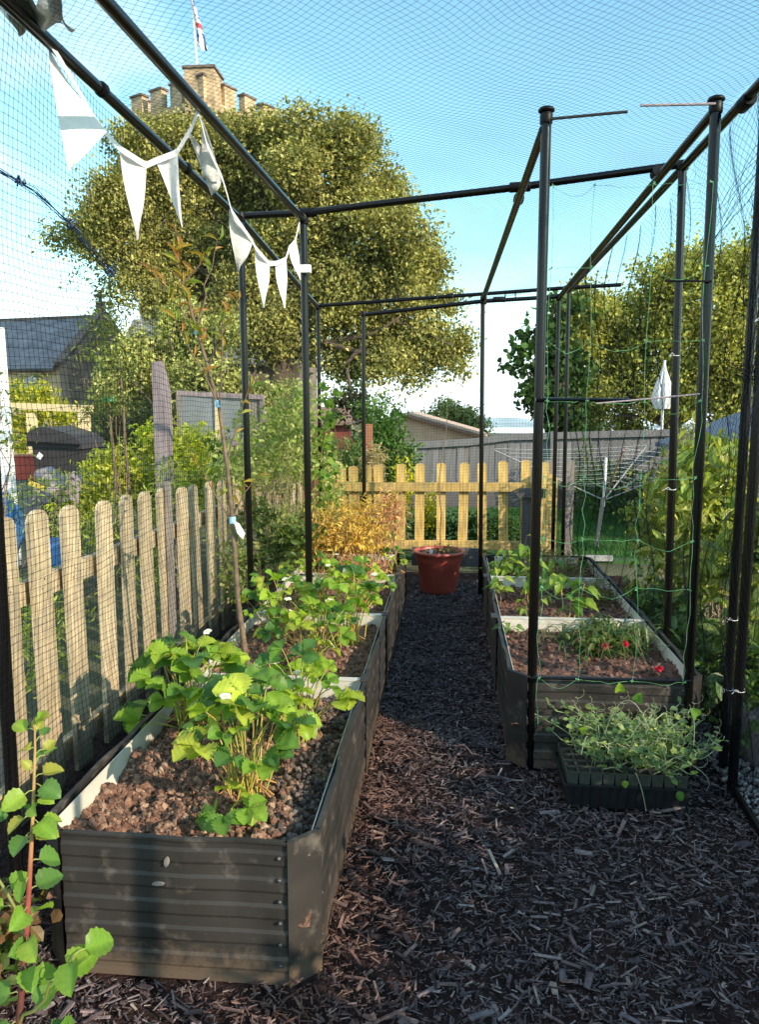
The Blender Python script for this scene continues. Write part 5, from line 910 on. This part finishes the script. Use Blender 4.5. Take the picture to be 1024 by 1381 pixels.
# ---------------------------------------------------------------- garden things on the left
wp = tag(bar(G(), (-4.19, 7, 0), (-4.22, 7, 2.25), .09, .09, up=(0, 1, 0)).build('white_post', 'whitep'), 'tall white painted post at the left edge', 'post')
pg = thing('timber_frame', (-5.2, 10, 0), 'new yellow timber frame of posts and a top beam at far left', 'frame')
g = G(); bar(g, (-6.0, 10, 1.54), (-4.72, 9.9, 1.50), .08, .09); g.build('beam', 'pale_wood', pg)
for x, y in ((-5.62, 10.0), (-5.30, 10.8), (-4.83, 9.92)): g = G(); box(g, (x - .05, y - .05, 0), (x + .05, y + .05, 1.445)); g.build('post', 'pale_wood', pg)
bn = thing('wheelie_bin', (-4.7, 9, 0), 'black wheeled bin with domed lid inside the timber frame', 'bin')
g = G(); frustum(g, -5.02, -4.42, 8.9, 9.5, .1, 1.05, .8); g.build('body', 'bin', bn); g = G(); prism(g, [(-.34, 0), (.34, -.03), (.33, .05), (.22, .14), (-.1, .235), (-.26, .22), (-.34, .15)], (-4.72, 8.86, 1.055), (1, 0, 0), (0, 0, 1), (0, .66, 0)); g.build('lid', 'bin', bn); g = G(); bar(g, (-5.03, 8.84, 1.10), (-4.40, 8.84, 1.07), .03, .03); g.build('handle', 'joint', bn)
for s in (-4.98, -4.5): g = G(); tube(g, [(s, 9.5, .11), (s + .05, 9.5, .11)], .1, 16); g.build('wheel', 'joint', bn)
g = G(); prism(g, [(0, 0), (.05, -.03), (.09, .02), (.04, .06)], (-4.92, 8.8, .93), (1, 0, 0), (0, 0, 1), (0, .003, 0)); g.build('sticker', 'whitep', bn)
rx = thing('red_trough', (-5.4, 9.5, 0), 'red plastic trough in front of the yellow timber posts', 'trough'); g = G(); frustum(g, -5.55, -5.0, 9.2, 9.5, .62, .90, .9); g.build('body', 'redbox', rx); g = G(); box(g, (-5.57, 9.18, .901), (-4.98, 9.52, .925)); g.build('rim', 'redbox', rx); g = G(); box(g, (-5.5, 9.25, 0), (-5.05, 9.45, .615)); g.build('stand', 'old_wood', rx)
g = G(); tube(g, [(-3.62, 6.5, .92), (-3.50, 6.45, .93), (-3.38, 6.4, .86), (-3.34, 6.4, .80)], [.05, .075, .085, .05], 12); tube(g, [(-3.40, 6.32, .80), (-3.36, 6.30, .78), (-3.34, 6.3, .77)], [.075, .08, .03], 14); u_, v_ = np.meshgrid(np.linspace(0, 1, 12), np.linspace(0, 1, 10), indexing='ij'); sheet(g, np.stack([-3.65 + .42 * u_, 6.42 + .1 * v_, .70 + .24 * v_ + .02 * np.sin(u_ * 17)], -1))
tag(g.build('folded_cover', 'mauve', smooth=True), 'mauve canvas cover rolled up beside the bin', 'cover')
g = G(); bar(g, (-3.64, 6.38, .865), (-3.42, 6.34, .79), .03, .035); tag(g.build('yellow_handle', 'yellowp'), 'yellow strip lying along the mauve canvas cover', 'handle')
def bag(name, c, r, m, label, cat):
    g = G(); u, v = np.meshgrid(np.linspace(.02, PI - .02, 16), np.linspace(0, 2 * PI, 22), indexing='ij'); k = 1 + .13 * np.sin(4 * v + 3 * u) + .09 * np.sin(7 * v - 5 * u)
    sheet(g, np.stack([c[0] + r[0] * k * np.sin(u) * np.cos(v), c[1] + r[1] * k * np.sin(u) * np.sin(v), c[2] + r[2] * k * np.cos(u)], -1)); return tag(g.build(name, m, smooth=True), label, cat)
bag('plastic_sack', (-3.62, 5.9, .55), (.14, .2, .24), 'bluebag', 'dark blue plastic sack at left edge behind the pickets', 'sack')
bag('plastic_sack', (-2.12, 4.0, .66), (.11, .10, .13), 'bluebag', 'blue and white sack seen through the gap between near pickets', 'sack')
pp = thing('pointed_post', (-2.1, 5.5, 0), 'tall weathered plum grey post with a pointed top behind the fence', 'post'); g = G(); prism(g, [(-.062, 0), (.062, 0), (.058, 1.62), (.01, 1.84), (-.055, 1.83)], (-2.09, 5.46, 0), (1, 0, 0), (0, 0, 1), (0, .07, 0)); g.build('post', 'plum_wood', pp)
cf = thing('cold_frame', (-2.4, 8, 0), 'weathered grey timber cold frame with dusty panes behind the golden conifer', 'cold frame')
for a, b in (((-2.86, 7.96, 1.665), (-1.93, 7.93, 1.62)), ((-2.86, 7.96, 1.16), (-1.93, 7.93, 1.14))): g = G(); bar(g, a, b, .05, .05); g.build('rail', 'plum_wood', cf)
for x in (-2.84, -2.43, -2.13, -1.95): g = G(); box(g, (x - .022, 7.92, .6), (x + .022, 7.965, 1.64)); g.build('upright', 'pale_wood' if x in (-2.43,) else 'old_wood', cf)
for a, b in ((-2.815, -2.455), (-2.405, -2.155)): g = G(); box(g, (a, 7.945, 1.19), (b, 7.955, 1.635)); g.build('pane', 'glass', cf)
for i in range(4): g = G(); box(g, (-2.105 + i * .035, 7.945, 1.17), (-2.075 + i * .035, 7.965, 1.60)); g.build('slat', 'old_wood', cf)
# ---------------------------------------------------------------- church
ch = thing('church', (-17, 44, -2), 'stone church with slate roof, gable cross and battlemented tower behind the big tree', 'church')
def quad(P): g = G(); V = np.array(P, float); return V
def slab(name, P, d, m, par=ch):
    g = G(); V = np.array(P, float); n = unit(np.cross(V[1] - V[0], V[2] - V[0])); V = np.concatenate([V, V + n * d]); g.add(V, BOXF); return g.build(name, m, par)
A0, A1, RG = v3(-19.0, 37, 3.55), v3(-17.7, 43, 3.55), v3(-18.35, 40, 6.15); Ld = unit(v3(-1, .217, 0)) * 16
g = G(); Wd = [A0 * [1, 1, 0] - [0, 0, 2], A1 * [1, 1, 0] - [0, 0, 2]]; V = np.array([Wd[0], Wd[1], Wd[1] + Ld, Wd[0] + Ld, A0, A1, A1 + Ld, A0 + Ld]); g.add(V, BOXF); g.build('nave_wall', 'stone', ch)
g = G(); up = unit(A1 - A0); prism(g, [(-.25, -5.5), (6.35, -5.5), (6.35, 0.1), (3.07, 2.95), (-.25, .1)], A0, up, (0, 0, 1), -unit(Ld) * .45); g.build('gable_wall', 'stone_dark', ch)
slab('nave_roof', [A0 - up * .35 - [0, 0, .2] + Ld, A0 - up * .35 - [0, 0, .2] + Ld * .02, RG + Ld * .02, RG + Ld], .15, 'slate'); slab('nave_roof', [RG + Ld, RG + Ld * .02, A1 + up * .35 - [0, 0, .2] + Ld * .02, A1 + up * .35 - [0, 0, .2] + Ld], .15, 'slate')
g = G(); bar(g, RG + Ld + [0, 0, .12], RG + [0, 0, .12], .3, .22); g.build('ridge', 'stone_dark', ch)
for p, q in ((A0 - up * .3 + [0, 0, .1], RG + [0, 0, .35]), (RG + [0, 0, .35], A1 + up * .3 + [0, 0, .1])): g = G(); bar(g, p, q, .5, .28); g.build('coping', 'stone_dark', ch)
g = G(); c = RG + [0, 0, .45]; box(g, c - [.18, .18, .1], c + [.18, .18, .45]); box(g, c + [-.07, -.07, .45], c + [.07, .07, 1.05]); box(g, c + [-.30, -.065, .68], c + [.30, .065, .83]); g.build('cross_finial', 'stone_dark', ch)
for k in (.12, .32, .55, .78):
    c = A0 + Ld * k - up * .02; e = unit(Ld); g = G(); prism(g, [(-.6, -3.2), (.6, -3.2), (.6, -.9), (.3, -.5), (0, -.38), (-.3, -.5), (-.6, -.9)], c, e, (0, 0, 1), -up * .05); g.build('window', 'glass', ch); g = G(); bar(g, c + e * -.75 - up * .1 - [0, 0, .35], c + e * .75 - up * .1 - [0, 0, .35], .12, .14); g.build('lintel', 'stone', ch)
g = G(); box(g, (-20, 46, -2), (-9, 52, 4.2)); g.build('chancel_wall', 'stone_dark', ch); slab('chancel_roof', [(-20.3, 45.5, 4.0), (-9, 45.5, 4.0), (-9, 49, 7.05), (-20.3, 49, 7.05)], .15, 'slate'); slab('chancel_roof', [(-20.3, 49, 7.05), (-9, 49, 7.05), (-9, 52.5, 4.0), (-20.3, 52.5, 4.0)], .15, 'slate')
TC = v3(-17.0, 54.5, 0); un = unit(v3(17.0, -54.5, 0)); pn = v3(-un[1], un[0], 0); hd = 4.75; cor = [TC + un * hd, TC + pn * hd * 1.0, TC - un * hd, TC - pn * hd * 1.0]; cor = [cor[0], cor[3], cor[2], cor[1]]; TT = 20.8
g = G(); V = np.array([c + [0, 0, -2] for c in cor] + [c + [0, 0, TT] for c in cor]); g.add(V[::1], BOXF); g.build('tower_wall', 'stone', ch)
for i in range(4):
    a, b = cor[i], cor[(i + 1) % 4]; e = unit(b - a); L = np.linalg.norm(b - a); o = np.cross(e, [0, 0, 1]); inn = unit(TC - (a + b) / 2)
    g = G(); bar(g, a + [0, 0, TT - .5] - inn * .12, b + [0, 0, TT - .5] - inn * .12, .3, .28); g.build('string_course', 'stone', ch)
    for k in range(4):
        p = a + e * (L * (k + .06) / 3.6 if k < 4 else 0); w = L * .155
        if k == 0 and i != 0: pass
        q = p + e * w; s = inn * .25 + (0 if k else e * 0); g = G(); bar(g, p + s + [0, 0, TT + .62], q + s + [0, 0, TT + .62], .5, 1.24); g.build('merlon', 'stone', ch)
        g = G(); bar(g, p + s - e * .08 + [0, 0, TT + 1.30], q + s + e * .08 + [0, 0, TT + 1.30], .66, .13); g.build('merlon_cap', 'stone_dark', ch)
    g = G(); c = (a + b) / 2 - inn * .03; prism(g, [(-.6, 15), (.6, 15), (.6, 18.2), (0, 19.2), (-.6, 18.2)], c * [1, 1, 0], e, (0, 0, 1), -inn * .1); g.build('belfry_opening', 'glass', ch)
c = cor[0] + unit(TC - cor[0]) * 1.2; g = G(); box(g, c + [-.95, -.95, TT - 1], c + [.95, .95, TT + 1.75]); g.build('stair_turret', 'stone', ch); g = G(); box(g, c + [-1.05, -1.05, TT + 1.751], c + [1.05, 1.05, TT + 1.9]); g.build('merlon_cap', 'stone_dark', ch)
c = TC + un * 1.5 - pn * 0; fp = thing('flagpole', (c[0], c[1], TT), 'white flagpole with a limp red white and blue flag on the tower', 'flagpole')
g = G(); tube(g, [c + [-.25, 0, TT - .3], c + [-.65, 0, TT + 8]], [.09, .06], 8); g.build('pole', 'whitep', fp)
top = c + v3(-.62, -.1, TT + 7.2); u, v = np.meshgrid(np.linspace(0, 1, 12), np.linspace(0, 1, 26), indexing='ij'); FP = np.stack([top[0] + .95 * v ** .8 * (.35 + .65 * u) + .12 * np.sin(u * 9), top[1] + .10 * np.sin(u * 14 + v * 3), top[2] - v * 3.0 - u * .3], -1)
mi = lambda i, j: 0 if abs(i - 5) < 1 or abs(j - 12) < 2 else (1 if (abs(i - 5) < 3 or abs(j - 12) < 4 or abs(abs(i - 5) - abs(j - 12) * .42) < .9) else 2)
for m_i, m_n in enumerate(('flagred', 'flagwhite', 'flagblue')):
    g = G(); F = [(i * 26 + j, i * 26 + j + 1, (i + 1) * 26 + j + 1, (i + 1) * 26 + j) for i in range(11) for j in range(25) if mi(i, j) == m_i]
    if F: g.add(FP.reshape(-1, 3), F); g.build('flag_%s_field' % ('red', 'white', 'blue')[m_i], m_n, fp, smooth=True)
